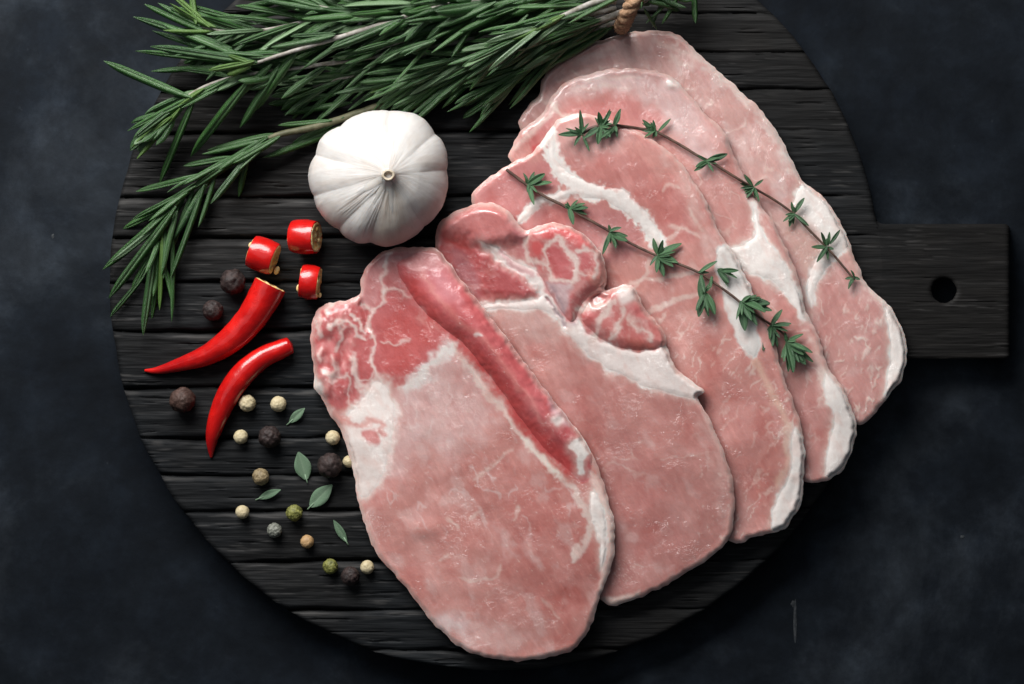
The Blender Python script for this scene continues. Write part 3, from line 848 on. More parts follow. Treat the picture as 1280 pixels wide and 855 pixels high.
# --- front slice
def paint1(p, sd):
    p.mottle((0.56, 0.225, 0.20), 70, -0.1, 0.5, 0.75)
    p.poly([(640, 600), (700, 620), (745, 660), (748, 720), (700, 770), (650, 740), (620, 660)], (0.50, 0.17, 0.15), 30, 0.7, 12)
    p.mottle((0.64, 0.42, 0.40), 30, 0.15, 0.6, 0.45, 1.2, 1.5, k=2)
    p.poly([(470, 490), (505, 470), (535, 440), (555, 420), (585, 440), (610, 480), (615, 530), (570, 570), (530, 560), (500, 600), (475, 590)], (0.66, 0.46, 0.45), 24, 0.6, 14)
    p.poly([(500, 480), (530, 445), (553, 418), (568, 436), (545, 460), (520, 490)], (0.76, 0.70, 0.68), 7, 0.85, 9)
    p.veins((0.70, 0.56, 0.55), 22, 0.13, 0.40, 1.15, 2.6, (0.05, 0.4), sstep(450, 480, p.Y) * sstep(700, 640, p.Y), k=1)
    p.veins(FATP, 26, 0.06, 0.18, -0.35, 2.6, (0.15, 0.5), sstep(600, 660, p.Y), k=2)
    p.flecks(FATP, 5, 0.55, 0.8, 0.4, 0.9, 2.0, sstep(470, 520, p.Y))
    for L, w in (([(575, 722), (600, 726), (620, 720), (628, 706)], 3.5), ([(548, 700), (562, 692)], 5), ([(640, 648), (650, 632)], 4), ([(600, 640), (588, 650)], 5), ([(676, 748), (690, 760), (698, 772)], 3), ([(590, 600), (610, 585), (640, 560)], 4), ([(560, 650), (575, 660)], 5)):
        p.line(L, w, FATP, 2.5, 0.5)
    p.poly([(530, 765), (560, 768), (600, 775), (640, 782), (660, 800), (600, 822), (565, 800)], PALE, 14, 0.6, 8)
    p.poly([(536, 772), (565, 770), (590, 776), (575, 788), (550, 785)], (0.74, 0.60, 0.60), 8, 0.6, 6)
    p.h += 3.0 * np.exp(-(((p.X - 530) / 20) ** 2 + ((p.Y - 662) / 12) ** 2))
    # red shoulder end
    p.poly([(386, 405), (398, 386), (440, 370), (450, 348), (462, 325), (482, 308), (520, 306), (520, 335), (520, 390), (556, 420), (545, 440), (524, 455), (502, 478), (470, 468), (458, 498), (440, 504), (425, 514), (400, 494), (388, 440)], (0.50, 0.115, 0.115), 6, 1, 9)
    p.poly([(478, 400), (515, 392), (540, 425), (505, 470), (482, 460)], (0.50, 0.085, 0.08), 9, 0.8, 7)
    p.poly([(490, 320), (520, 330), (520, 380), (490, 365), (484, 345)], (0.42, 0.125, 0.125), 8, 0.7, 6)
    p.poly([(452, 348), (470, 325), (488, 314), (482, 345), (478, 362), (462, 388), (450, 380)], (0.58, 0.27, 0.27), 5, 0.8, 5)
    p.poly([(505, 315), (530, 330), (545, 385), (525, 390), (508, 360)], (0.60, 0.25, 0.25), 7, 0.6, 6)
    p.mottle((0.62, 0.29, 0.28), 12, 0.15, 0.55, 0.5, 1.2, 1.6, sstep(455, 440, p.X) * sstep(520, 480, p.Y), k=3)
    p.mottle((0.42, 0.06, 0.065), 18, 0.2, 0.6, 0.6, 1.2, 1.6, sstep(470, 440, p.X) * sstep(520, 480, p.Y), k=5)
    CR_ = (0.78, 0.66, 0.62)
    for L, w in (([(490, 313), (480, 335), (476, 352), (483, 367), (470, 384), (463, 400), (466, 428), (468, 452), (478, 484)], 5.5), ([(483, 367), (496, 362), (508, 372)], 3.5), ([(412, 408), (424, 404), (440, 412), (456, 424)], 7), ([(442, 442), (446, 468), (460, 494)], 9), ([(400, 394), (396, 412), (404, 420)], 6), ([(438, 392), (448, 402), (456, 414)], 7), ([(402, 462), (416, 470), (436, 474), (432, 500), (448, 512)], 4), ([(450, 470), (462, 470), (468, 460)], 3), ([(424, 406), (428, 424), (420, 440)], 5), ([(404, 432), (398, 450)], 4), ([(478, 430), (500, 428), (512, 424)], 2.5), ([(462, 388), (452, 376)], 5), ([(416, 378), (408, 392)], 5), ([(412, 446), (420, 462), (416, 480)], 3)):
        p.line(L, w * 0.85, CR_, 3.0, 0.72, 7, h=0.3)
    p.poly(FAT1, FAT, 8, 0.85, 7)
    p.poly([(440, 560), (460, 560), (470, 590), (456, 622), (445, 606)], (0.72, 0.60, 0.57), 7, 0.7, 6)
    p.line([(424, 522), (440, 530), (466, 528), (482, 534)], 8, (0.66, 0.30, 0.27), 4, 0.75, 5)
    p.poly([(452, 538), (466, 536), (474, 548), (466, 556), (456, 548)], (0.60, 0.19, 0.18), 3, 0.9, 4)
    p.line([(470, 536), (484, 544)], 5, (0.62, 0.24, 0.22), 3, 0.8, 4)
    p.poly([(390, 470), (402, 478), (404, 492), (394, 490)], FAT, 3, 0.9, 3)
    # side muscle
    p.line([(560, 424), (596, 474), (646, 536), (690, 588), (716, 612), (732, 640), (737, 664), (726, 688), (716, 702)], 9, (0.70, 0.53, 0.49), 3, 0.9, 5)
    p.line([(652, 548), (676, 572), (700, 596)], 7, (0.76, 0.66, 0.60), 3, 0.8, 4)
    p.poly(STRIP, (0.515, 0.105, 0.112), 2.5, 1, 4)
    p.line([(508, 348), (545, 398), (598, 446), (650, 516), (690, 562), (722, 594)], 19, (0.50, 0.062, 0.060), 8, 0.9, 4)
    p.line([(520, 330), (560, 388), (610, 430), (655, 492), (690, 545)], 6, (0.62, 0.21, 0.19), 4, 0.6, 5)
    p.poly([(538, 335), (560, 345), (580, 372), (570, 384), (548, 362)], (0.60, 0.26, 0.29), 9, 0.45, 6)
    p.poly([(510, 322), (546, 312), (558, 330), (540, 340), (516, 340)], (0.55, 0.20, 0.20), 7, 0.7, 5)
    p.poly([(684, 472), (702, 498), (716, 520), (706, 532), (692, 516), (682, 492)], (0.63, 0.37, 0.41), 4, 0.85, 4)
    p.poly([(690, 522), (704, 522), (700, 532), (694, 532)], FAT, 3, 0.7, 3)
    p.poly([(711, 556), (732, 546), (741, 560), (731, 576), (729, 592), (722, 592), (720, 572)], FAT, 1.6, 1, 4)
    p.line([(592, 418), (602, 420)], 4, FAT, 2, 0.7, 3)
    # right rim
    p.line([(738, 590), (752, 625), (762, 662), (764, 700), (752, 738)], 13, (0.72, 0.50, 0.46), 4, 0.95, 3)
    p.poly([(738, 616), (750, 622), (757, 650), (758, 690), (752, 712), (749, 680), (742, 656), (738, 650)], FAT, 2.5, 0.95, 4)
    p.lay(sstep(9, 0, sd) * 0.5, FATP)  # pale rim, strengthened in colour to stand for the lit translucent edge
    # raised knuckle of the ragged end
    e = sstep(455, 420, p.X) * sstep(520, 470, p.Y)
    p.h += e * (5 + 4.0 * fbm(p.X / 20, p.Y / 30, 77, 2))
    p.mottle((0.66, 0.38, 0.36), 16, 0.05, 0.5, 0.4, 1.3, 1.8, e, k=9)
    p.line([(449, 372), (456, 392), (462, 412)], 5, None, 3, 1, 3, h=-4)


slice_obj('front pork slice with a deep red muscle strip and a ragged left end',
          [(389, 408), (396, 389), (414, 378), (438, 374), (449, 366), (451, 348), (462, 328), (482, 313), (512, 309), (546, 311), (562, 330), (580, 354), (602, 382), (626, 413), (652, 447), (677, 481), (702, 513), (724, 541), (740, 566), (753, 600), (765, 640), (769, 670), (765, 702), (755, 732), (746, 760), (735, 790), (715, 812), (680, 823), (640, 826), (600, 820), (570, 806), (545, 782), (530, 766), (515, 745), (490, 715), (470, 690), (455, 655), (447, 620), (440, 580), (430, 547), (416, 522), (402, 497), (393, 486), (392, 462), (389, 432)],
          22, LOIN, 501, paint1,
          [('side_muscle', STRIP, 13, 26, 'deep red side muscle strip lying along the right edge'),
           ('fat', FAT1, 0.5, 12, None),
           ('fat', [(738, 616), (750, 622), (757, 650), (758, 690), (752, 712), (749, 680), (742, 656), (738, 650)], 1.2, 5, None)])


def zs(px, py):
    return float(bil(STACK, GX0, GY0, GST, np.array(float(px)), np.array(float(py))))


# ------------------------------------------------------------------ garlic
def build_garlic():
    cx, cy = 475.0, 221.0
    org = W(cx, cy, ZB)
    root = thing('garlic_bulb', 'whole white garlic bulb with papery skin between rosemary and pork', 'garlic', org)
    nu, nv = 420, 110
    prof = spline([(0.30, 0.0), (0.62, 6), (0.88, 22), (1.0, 46), (0.965, 70), (0.80, 92), (0.55, 108), (0.30, 118), (0.155, 125), (0.098, 132)], 10, closed=False)
    tt = np.linspace(0, len(prof) - 1, nv); ii = np.clip(tt.astype(int), 0, len(prof) - 2); ff = (tt - ii)[:, None]
    prof = prof[ii] * (1 - ff) + prof[ii + 1] * ff
    th = np.linspace(0, 2 * np.pi, nu, endpoint=False)
    creases = np.radians([6, 38, 82, 128, 161, 196, 232, 262, 312]); depth = [.8, .9, 1.0, .8, .9, 1, 1.1, .7, 1.0]
    lob = np.zeros(nu); cs = np.sort(creases)
    for i in range(len(cs)):
        a0 = cs[i]; a1 = cs[(i + 1) % len(cs)] + (2 * np.pi if i == len(cs) - 1 else 0)
        u = ((th - a0) % (2 * np.pi)) / (a1 - a0); m = (u >= 0) & (u < 1)
        wd = 0.75 + 0.5 * (a1 - a0)
        lob[m] = 1 - wd * np.sin(np.pi * u[m]) ** 0.85
    V = np.zeros((nv, nu, 3)); C = np.zeros((nv, nu, 3))
    outl = 1 + 0.025 * np.sin(2 * th + 0.6) + 0.018 * np.sin(3 * th - 1.0)
    for j in range(nv):
        rr, z = prof[j]
        k = sstep(0.12, 0.75, np.array(rr))
        wr = fbm(np.cos(th) * 3.2 + 8 + 0.5 * np.sin(rr * 3), np.sin(th) * 3.2 + rr * 1.2, 611, 4)
        r = 87 * rr * (1 + (outl - 1) * k) * (1 - 0.046 * lob * k ** 3)
        r = r * (1 + 0.012 * wr)
        ox = (1 - sstep(0.1, 1.0, np.array(rr))) * 10; oy = -(1 - sstep(0.1, 1.0, np.array(rr))) * 2
        low = sstep(1.3, 0.2, np.abs((th - np.radians(240) + np.pi) % (2 * np.pi) - np.pi))
        fine = fbm(th * 26, np.full(nu, rr * 1.1), 661, 2) * sstep(-0.2, 0.4, fbm(th * 2.5, np.full(nu, rr * 2.0), 671, 2))
        r = r + 0.5 * fine * (1 - 0.5 * k) * low + 1.6 * fbm(np.cos(th) * 1.7 + 3, np.sin(th) * 1.7 + rr * 0.8, 691, 2) * k
        px = cx + ox + r * np.cos(th); py = cy + oy - r * np.sin(th)
        zz = ZB + z - 1.2 * lob * k ** 2 * sstep(30, 70, np.array(z)) + (0.5 + 2.2 * low) * wr * (1 - k) + (0.08 + 0.45 * low) * fine 
        V[j] = W(px, py, zz)
        base = np.array([0.66, 0.635, 0.605])
        c = np.broadcast_to(base, (nu, 3)).copy()
        vein = sstep(0.25, 0.05, np.abs(fbm(th * 16, np.full(nu, rr * 1.2), 621, 2)))
        c *= (1 - 0.07 * vein * sstep(1.0, 0.3, np.array(rr)))[:, None]
        lines = sstep(0.10, 0.0, np.abs(fbm(th * 11, np.full(nu, rr * 0.7), 681, 2)))
        c *= 1 - (0.08 + 0.09 * low[:, None]) * lines[:, None] * np.array([0.8, 1.0, 1.05])
        # dull tan and grey papery patches low and left of the neck
        patch = sstep(0.0, 0.5, fbm(th * 2.2, np.full(nu, rr * 1.5), 631, 3))
        c = c + (np.array([0.56, 0.50, 0.45]) - c) * (patch * 0.5)[:, None]
        tan = sstep(0.55, 0.2, np.abs((th - np.radians(283) + np.pi) % (2 * np.pi) - np.pi)) * 0.5
        c = c + (np.array([0.60, 0.50, 0.40]) - c) * tan[:, None]
        near = sstep(0.42, 0.12, np.array(rr)); dark = sstep(0.1, 0.5, fbm(th * 7, np.full(nu, rr * 2.5), 641, 3))
        sect = sstep(0.9, 0.2, np.abs((th - np.radians(225) + np.pi) % (2 * np.pi) - np.pi))
        c = c + (np.array([0.33, 0.27, 0.22]) - c) * np.clip(near * (0.25 + 0.75 * dark * sect), 0, 0.75)[:, None]
        C[j] = c
    Vf = V.reshape(-1, 3); Cf = C.reshape(-1, 3)
    F = [(j * nu + i, j * nu + (i + 1) % nu, (j + 1) * nu + (i + 1) % nu, (j + 1) * nu + i) for j in range(nv - 1) for i in range(nu)]
    Vf = np.concatenate([Vf, W(cx, cy, ZB)[None], W(cx + 10, cy - 2, ZB + 131)[None]]); Cf = np.concatenate([Cf, Cf[:1], Cf[-1:]])
    nb = nv * nu
    F += [(nb, (i + 1) % nu, i, -1) for i in range(nu)] + [(nb + 1, (nv - 1) * nu + i, (nv - 1) * nu + (i + 1) % nu, -1) for i in range(nu)]
    new_obj('papery_skin', Vf, np.array(F), M['garlic'], parent=root, col=Cf)
    # cut neck: a ring with a hollow
    nx, ny = cx + 10.5, cy - 2
    ring = []; segs = 26
    prof2 = [(9.5, 124), (8.2, 131), (7.6, 137), (6.6, 139.5), (5.0, 139), (4.2, 136), (3.8, 131)]
    for r, z in prof2:
        for s in range(segs):
            a = 2 * math.pi * s / segs; q = r * (1 + 0.10 * float(pn(s * 0.7, z * 0.2, 651)))
            ring.append(W(nx + q * math.cos(a) * 1.1, ny + q * math.sin(a) * 0.92, ZB + z - 3))
    F = [(k * segs + s, k * segs + (s + 1) % segs, (k + 1) * segs + (s + 1) % segs, (k + 1) * segs + s) for k in range(len(prof2) - 1) for s in range(segs)]
    F = [f[::-1] for f in F]
    new_obj('neck', np.array(ring), np.array(F), M['neck'], parent=root)
    k = 20; V = [W(nx, ny, ZB + 129)] + [W(nx + 4.6 * math.cos(2 * math.pi * i / k) * 1.1, ny + 4.6 * math.sin(2 * math.pi * i / k) * 0.92, ZB + 129.5) for i in range(k)]
    new_obj('neck_core', np.array(V), np.array([(0, 1 + (i + 1) % k, 1 + i, -1) for i in range(k)]), M['hole'], parent=root)
    # loose papery folds running down from the neck
    for ang, ln, wd in ((214, 34, 11), (250, 30, 9), (284, 42, 10)):
        a = math.radians(ang); V = []; n = 9
        for i in range(n):
            t = i / (n - 1); r = 8 + ln * t
            w = wd * (0.35 + 0.9 * math.sin(math.pi * min(1, t * 0.75 + 0.12))) * (1 - t * 0.6)
            rr = r / 87; z = np.interp(rr, prof[::-1, 0][:60], prof[::-1, 1][:60])
            ca, sa = math.cos(a), math.sin(a)
            for s, up in ((-1, -0.8), (0, 1.2 * (1 - t) + 0.2), (1, -0.8)):
                px = cx + 10 * (1 - min(1, rr)) + r * ca - s * w * 0.5 * sa
                py = cy - 2 - r * sa - s * w * 0.5 * ca
                V.append(W(px, py, ZB + z + up + 0.4))
        F = []
        for i in range(n - 1):
            for s in (0, 1):
                F.append((i * 3 + s, i * 3 + s + 1, (i + 1) * 3 + s + 1, (i + 1) * 3 + s))
        new_obj('skin_fold', np.array(V), np.array(F), M['garlic'], parent=root, col=np.broadcast_to(np.array([0.72, 0.67, 0.61]), (len(V), 3)))


build_garlic()

# ------------------------------------------------------------------ chilies
def chili(label, pts, cut, group):
    P = spline([p[:2] for p in pts], 8, closed=False); R = spline([(p[2], 0) for p in pts], 8, closed=False)[:, 0]
    R = np.maximum(R, 1.2)
    z = ZB + 0.2 + R * 0.97
    path = W(P[:, 0], P[:, 1], z)
    org = W(P[len(P) // 2, 0], P[len(P) // 2, 1], ZB)
    root = thing('red_chili', label, 'chili pepper', org, group)
    rr = R * S * (1 + 0.025 * np.array([float(pn(i * 0.21, 0.5, 701)) for i in range(len(R))]))
    if not cut:       # rounded stem end
        rr[0] *= 0.72; rr[1] *= 0.93
    V, F = tube(path, rr, 28, cap=not cut, noise=0.03, seed=5)
    if cut:
        n = len(path); tip = path[-1]
        V = np.concatenate([V, tip[None]]); b = len(V) - 1
        F = np.concatenate([F, [(b, (n - 1) * 28 + s, (n - 1) * 28 + (s + 1) % 28, -1) for s in range(28)]])
    new_obj('skin', V, F, M['chili'], parent=root)
    if cut:
        T = path[0] - path[1]; T /= np.linalg.norm(T)
        cut_face(root, path[0], T, rr[0], 3, 31)
    return root


def cut_face(root, c, T, r, nseed, seed, sgn=1):
    """pale flesh ring and seeds closing the open end of a chili"""
    rs = random.Random(seed)
    N = np.cross(T, [0, 0, 1.0]); N /= np.linalg.norm(N); B = np.cross(N, T)
    k = 30; V = []
    rings = [(0.93, -0.5 * S), (0.90, 0.5 * S), (0.80, 0.6 * S), (0.66, -1.2 * S), (0.35, -1.6 * S), (0.02, 0.2 * S)]
    for q, dz in rings:
        for s in range(k):
            a = 2 * math.pi * s / k
            w = 1 + 0.035 * rs.uniform(-1, 1) * (q < 0.97)
            j = dz + (rs.uniform(-0.8, 0.8) * S if q < 0.97 else 0)
            V.append(c + (N * math.cos(a) + B * math.sin(a)) * r * q * w + T * j)
    F = [(m * k + s, m * k + (s + 1) % k, (m + 1) * k + (s + 1) % k, (m + 1) * k + s) for m in range(len(rings) - 1) for s in range(k)]
    F = [f[::-1] for f in F]
    new_obj('flesh', np.array(V), np.array(F), M['flesh'], parent=root)
    for _ in range(nseed):
        a = rs.uniform(0, 6.28); q = r * rs.uniform(0.25, 0.6)
        seed_mesh(root, c + (N * math.cos(a) + B * math.sin(a)) * q - T * 0.2 * S, r * 0.17, T, rs)


def seed_mesh(root, c, r, T, rs):
    k = 10; V = []; m = 6
    X = np.cross(T, [0.3, 0.5, 1]); X /= np.linalg.norm(X); Y = np.cross(T, X)
    for i in range(1, m):
        ph = math.pi * i / m
        for s in range(k):
            a = 2 * math.pi * s / k
            V.append(c + r * (X * math.sin(ph) * math.cos(a) + Y * 0.8 * math.sin(ph) * math.sin(a)) + T * r * 0.55 * math.cos(ph))
    V += [c + T * r * 0.55, c - T * r * 0.55]
    n = len(V)
    F = [(i * k + s, (i + 1) * k + s, (i + 1) * k + (s + 1) % k, i * k + (s + 1) % k) for i in range(m - 2) for s in range(k)]
    F += [(n - 2, s, (s + 1) % k, -1) for s in range(k)] + [(n - 1, (m - 2) * k + (s + 1) % k, (m - 2) * k + s, -1) for s in range(k)]
    new_obj('seed', np.array(V), np.array(F), M['seed'], parent=root)


chili('longer cut red chili with open top end and its tip pointing left', [(338, 356, 20.5), (327, 377, 20), (312, 400, 18.5), (289, 424, 16.5), (258, 444, 13), (220, 457, 8), (196, 463, 4.5), (181, 463, 1.5)], True, 'red chilies')
chili('smaller curved red chili with its tip pointing down at the pale peppercorns', [(364, 431, 10.5), (350, 437, 12), (328, 447, 13.4), (305, 466, 14.8), (287, 490, 14.6), (273, 520, 12.4), (265, 548, 8), (264, 572, 1.5)], False, 'red chilies')


def chili_piece(label, cx, cy, ang, ln, dia, tilt, seed):
    """short hollow chunk lying on its side; ang in the picture plane, tilt lifts the right-hand end"""
    r = dia / 2 * S
    a = math.radians(ang); ti = math.radians(tilt)
    T = np.array([math.cos(a) * math.cos(ti), -math.sin(a) * math.cos(ti), math.sin(ti)])
    zc = ZB + (dia / 2) * math.cos(ti) + ln / 2 * abs(math.sin(ti)) + 0.3
    c = W(cx, cy, zc)
    root = thing('chili_piece', label, 'chili piece', W(cx, cy, ZB), 'cut chili pieces')
    n = 9; t = np.linspace(-0.5, 0.5, n)
    path = c + T * (t * ln * S)[:, None]
    rad = r * (1 + 0.03 * np.cos(t * 5) - 0.03 * (np.abs(t) > 0.45))
    nn = 30; V, F = tube(path, rad, nn, cap=False, noise=0.025, seed=seed)
    # rolled-in cut edge of the skin
    A = [path[0] + (V[i] - path[0]) * 0.90 for i in range(nn)]; Bq = [path[-1] + (V[(n - 1) * nn + i] - path[-1]) * 0.90 for i in range(nn)]
    k0 = len(V); V = np.concatenate([V, A, Bq])
    F = np.concatenate([F, [(k0 + i, k0 + (i + 1) % nn, (i + 1) % nn, i) for i in range(nn)], [((n - 1) * nn + i, (n - 1) * nn + (i + 1) % nn, k0 + nn + (i + 1) % nn, k0 + nn + i) for i in range(nn)]])
    new_obj('skin', V, F, M['chili'], parent=root, sharp=0.9)
    cut_face(root, path[-1], T, rad[-1], 2, seed + 1)
    cut_face(root, path[0], -T, rad[0], 2, seed + 2)
    rs = random.Random(seed)
    return root, path, T, r


r1, p1, T1, q1 = chili_piece('short chili piece just above the open end of the long chili', 329, 319, 20, 31, 42, 6, 71)
seed_mesh(r1, W(346, 338, ZB + 14), 6 * S, T1, rnd); seed_mesh(r1, W(313, 306, ZB + 26), 4 * S, T1, rnd)
r2, p2, T2, q2 = chili_piece('topmost chili piece beside the garlic with its open end to the right', 381, 296, 3, 31, 42, 17, 81)
r3, p3, T3, q3 = chili_piece('thinnest chili piece, right of the long chili and nearest the pork', 387.5, 352.5, 8, 22, 42, 3, 91)
seed_mesh(r3, W(373, 360, ZB + 16), 5 * S, -T3, rnd); seed_mesh(r3, W(400, 369, ZB + 14), 3.6 * S, T3, rnd)

# ------------------------------------------------------------------ peppercorns
def icos(sub):
    import bmesh
    bm = bmesh.new(); bmesh.ops.create_icosphere(bm, subdivisions=sub, radius=1.0)
    bm.verts.index_update()
    V = np.array([v.co[:] for v in bm.verts]); F = np.array([[v.index for v in f.verts] for f in bm.faces]); bm.free()
    return V, F


ICO = icos(4)


def peppercorn(label, px, py, r, mat, seed, wr=0.06):
    V, F = ICO
    u = V[:, 0] * 2.2 + V[:, 2] * 1.3 + seed * 3.7; v = V[:, 1] * 2.2 - V[:, 2] * 1.7 + seed * 1.9
    n = fbm(u, v, 801, 2); cr = 1 - np.abs(fbm(u * 1.6, v * 1.6, 811, 2)) * 2
    d = 1 + wr * 0.5 * n - wr * 1.1 * np.clip(cr, 0, 1) ** 2 + wr * 0.4
    # small stalk scar on top
    s = np.array([math.sin(seed) * 0.35, math.cos(seed * 2) * 0.35, 0.9]); s /= np.linalg.norm(s)
    d = d - 0.07 * np.exp(-(np.arccos(np.clip(V @ s, -1, 1)) / 0.22) ** 2)
    c = W(px, py, ZB + r * 0.96)
    P = c + V * d[:, None] * r * S
    o = new_obj('peppercorn', P, F, M[mat], origin=W(px, py, ZB))
    return tag(o, label, 'peppercorn', 'scattered peppercorns')


for i, a in enumerate([
    ('large dark peppercorn left of the chili pieces, upper one of the pair there', 291, 352, 15.5, 'black_pepper'),
    ('dark peppercorn beside the rosemary tip, left of the long chili', 266, 388, 12.5, 'black_pepper'),
    ('large brown peppercorn left of the curved chili, alone near the board edge', 228, 500, 15.5, 'brown_pepper'),
    ('large dark peppercorn between the curved chili tip and the pale leaf', 337, 546, 13.5, 'black_pepper'),
    ('large dark peppercorn right of the upright pale leaf, close to the pork', 412, 582, 15, 'black_pepper'),
    ('dark peppercorn at the bottom, between the yellow green and a pale peppercorn', 438, 720, 11.5, 'black_pepper'),
    ('wrinkled cream peppercorn just right of the curved chili', 309, 504, 10.3, 'white_pepper'),
    ('smooth cream peppercorn left of the topmost loose leaf', 348, 505, 9.8, 'white_pepper'),
    ('cream peppercorn nearest the tip of the curved chili', 301, 546, 8.8, 'white_pepper'),
    ('cream peppercorn at the pork edge above the large dark one', 416, 547, 9.0, 'white_pepper'),
    ('cream peppercorn half hidden under the edge of the front pork slice', 436, 577, 7.5, 'white_pepper'),
    ('rough brown speckled peppercorn above the flat narrow leaf', 326, 596, 10.3, 'dull_pepper'),
    ('pale cream peppercorn furthest left below the narrow leaf', 303, 640, 8.5, 'white_pepper'),
    ('green mottled peppercorn next to the stalk of the broad leaf', 368, 641, 10.0, 'green_pepper'),
    ('grey speckled peppercorn below the green mottled one', 343, 663, 9.0, 'grey_pepper'),
    ('orange tan peppercorn left of the lowest loose leaf', 384, 677, 8.3, 'tan_pepper'),
    ('yellow green cracked peppercorn at the bottom of the scatter', 413, 708, 9.3, 'green_pepper'),
    ('cream peppercorn furthest right at the bottom, by the front pork slice', 459, 709, 8.6, 'white_pepper'),
]):
    wr = {'white_pepper': 0.075, 'green_pepper': 0.13, 'grey_pepper': 0.13, 'dull_pepper': 0.12, 'tan_pepper': 0.10}.get(a[4], 0.13)
    peppercorn(*a, i + 1, 0.12 if i == 6 else wr)

# ------------------------------------------------------------------ leaves
def needle_mesh(name, bend, mat, twist=0.0, seed=1):
    """rosemary needle: unit length along +X, unit width along Y, rolled edges, grooved midrib"""
    n = 13; sec = [(-1.0, -0.42), (-0.80, -0.02), (-0.45, 0.20), (-0.12, 0.10), (0.0, -0.02), (0.12, 0.10), (0.45, 0.20), (0.80, -0.02), (1.0, -0.42), (0.45, -0.40), (0.0, -0.28), (-0.45, -0.40)]
    mid = [0, 0, 0.1, 0.75, 1.0, 0.75, 0.1, 0, 0, 0, 0, 0]; und = [0.3, 0, 0, 0, 0, 0, 0, 0, 0.3, 1, 1, 1]
    V = []; C = []; m = len(sec); rs = random.Random(seed)
    for i in range(n):
        t = i / (n - 1)
        w = 0.5 * (min(1, (t + 0.03) / 0.16) ** 0.6) * (1 - max(0, (t - 0.72) / 0.28) ** 2.4 * 0.93) * (1.05 - 0.15 * t) * (0.55 + 0.45 * min(1, t / 0.35))
        z0 = bend * t * t; a = twist * t
        for (y, z), q, u in zip(sec, mid, und):
            yy = y * w; zz = z * w * 1.0
            V.append((t - 0.15 * abs(bend) * t ** 3, yy * math.cos(a) - zz * math.sin(a), yy * math.sin(a) + zz * math.cos(a) + 0))
            V[-1] = (V[-1][0], V[-1][1], V[-1][2])
            C.append((q * (0.6 + 0.4 * (1 - t)), u, t))
    V = np.array(V); V2 = V.copy()
    F = [(i * m + s, (i + 1) * m + s, (i + 1) * m + (s + 1) % m, i * m + (s + 1) % m) for i in range(n - 1) for s in range(m)]
    V2 = np.concatenate([V2, [(0, 0, 0), (1.0 - 0.15 * abs(bend), 0, 0)]]); C += [(0.3, 0, 0), (0.2, 0, 1)]
    a, b = n * m, n * m + 1
    F += [(a, s, (s + 1) % m, -1) for s in range(m)] + [(b, (n - 1) * m + (s + 1) % m, (n - 1) * m + s, -1) for s in range(m)]
    F = [tuple(x for x in f[::-1]) if f[3] >= 0 else (f[0], f[2], f[1], -1) for f in F]
    me = build_mesh(name, V2, F, np.array(C)); me.materials.append(M[mat])
    return me, bend


def bend_mesh(me, bend, width_ratio):
    """store the bend in metres-free units: z offset grows with t^2 (z is scaled by length, not width)"""
    return me


def flat_leaf_mesh(name, mat, fold=0.25, bend=0.1, tipw=1.0, sharp=0.75):
    n = 11; ys = (-1, -0.55, -0.12, 0, 0.12, 0.55, 1); V = []; C = []
    for i in range(n):
        t = i / (n - 1)
        w = 0.5 * math.sin(math.pi * min(1, max(0, t * 0.91 + 0.06)) ** tipw) ** sharp
        w = max(w, 0.025)
        for y in ys:
            V.append((t, y * w, fold * abs(y) ** 1.4 * w - (0.04 if y == 0 else 0) * w + bend * math.sin(t * 2.6) * 0.25))
            C.append((1.0 if y == 0 else (0.35 if abs(y) < 0.2 else 0.0), 0, t))
    m = len(ys); k = len(V)
    for (x, y, z) in list(V): V.append((x, y, z - 0.035))
    C += [(0, 1, 0)] * k
    F = []
    for i in range(n - 1):
        for s in range(m - 1):
            f = (i * m + s, (i + 1) * m + s, (i + 1) * m + s + 1, i * m + s + 1)
            F.append(f); F.append(tuple(q + k for q in f[::-1]))
        for s in (0, m - 1):
            f = (i * m + s, i * m + s + k, (i + 1) * m + s + k, (i + 1) * m + s)
            F.append(f if s == 0 else f[::-1])
    me = build_mesh(name, np.array(V), np.array(F)[:, ::-1], np.array(C)); me.materials.append(M[mat])
    return me


NEEDLES = []
for k in range(6):
    NEEDLES.append(needle_mesh('rosemary_needle', 0, 'rosemary', [0, 0.35, -0.3, 0.6, -0.6, 0.15][k], k)[0])
YOUNG = [needle_mesh('young_needle', 0, 'rosemary_young', [0.2, -0.3][k], 20 + k)[0] for k in range(2)]


def bent(me, amt):
    """copy of a needle mesh curved upward/downward by amt (in lengths, given width ~0.13 of length)"""
    q = me.copy(); n = len(q.vertices); co = np.zeros(n * 3, np.float32); q.vertices.foreach_get('co', co); co = co.reshape(-1, 3)
    t = co[:, 0].copy(); co[:, 2] += amt * 7.5 * t * t; co[:, 1] += amt * 3.0 * t * t * (1 if amt > 0 else -1) * 0.6
    q.vertices.foreach_set('co', co.ravel()); q.update()
    return q


NV = [bent(m, a) for m in NEEDLES for a in (-0.09, 0.03, 0.08)]
YV = [bent(m, a) for m in YOUNG for a in (-0.05, 0.05)]
TL = [flat_leaf_mesh('thyme_blade', 'thyme', f, b) for f, b in ((0.35, 0.3), (0.2, -0.2), (0.5, 0.6), (0.3, 0.0))]
LL = [flat_leaf_mesh('herb_blade', 'loose', f, b, 0.95, 1.0) for f, b in ((0.18, 0.1), (0.25, 0.25))]


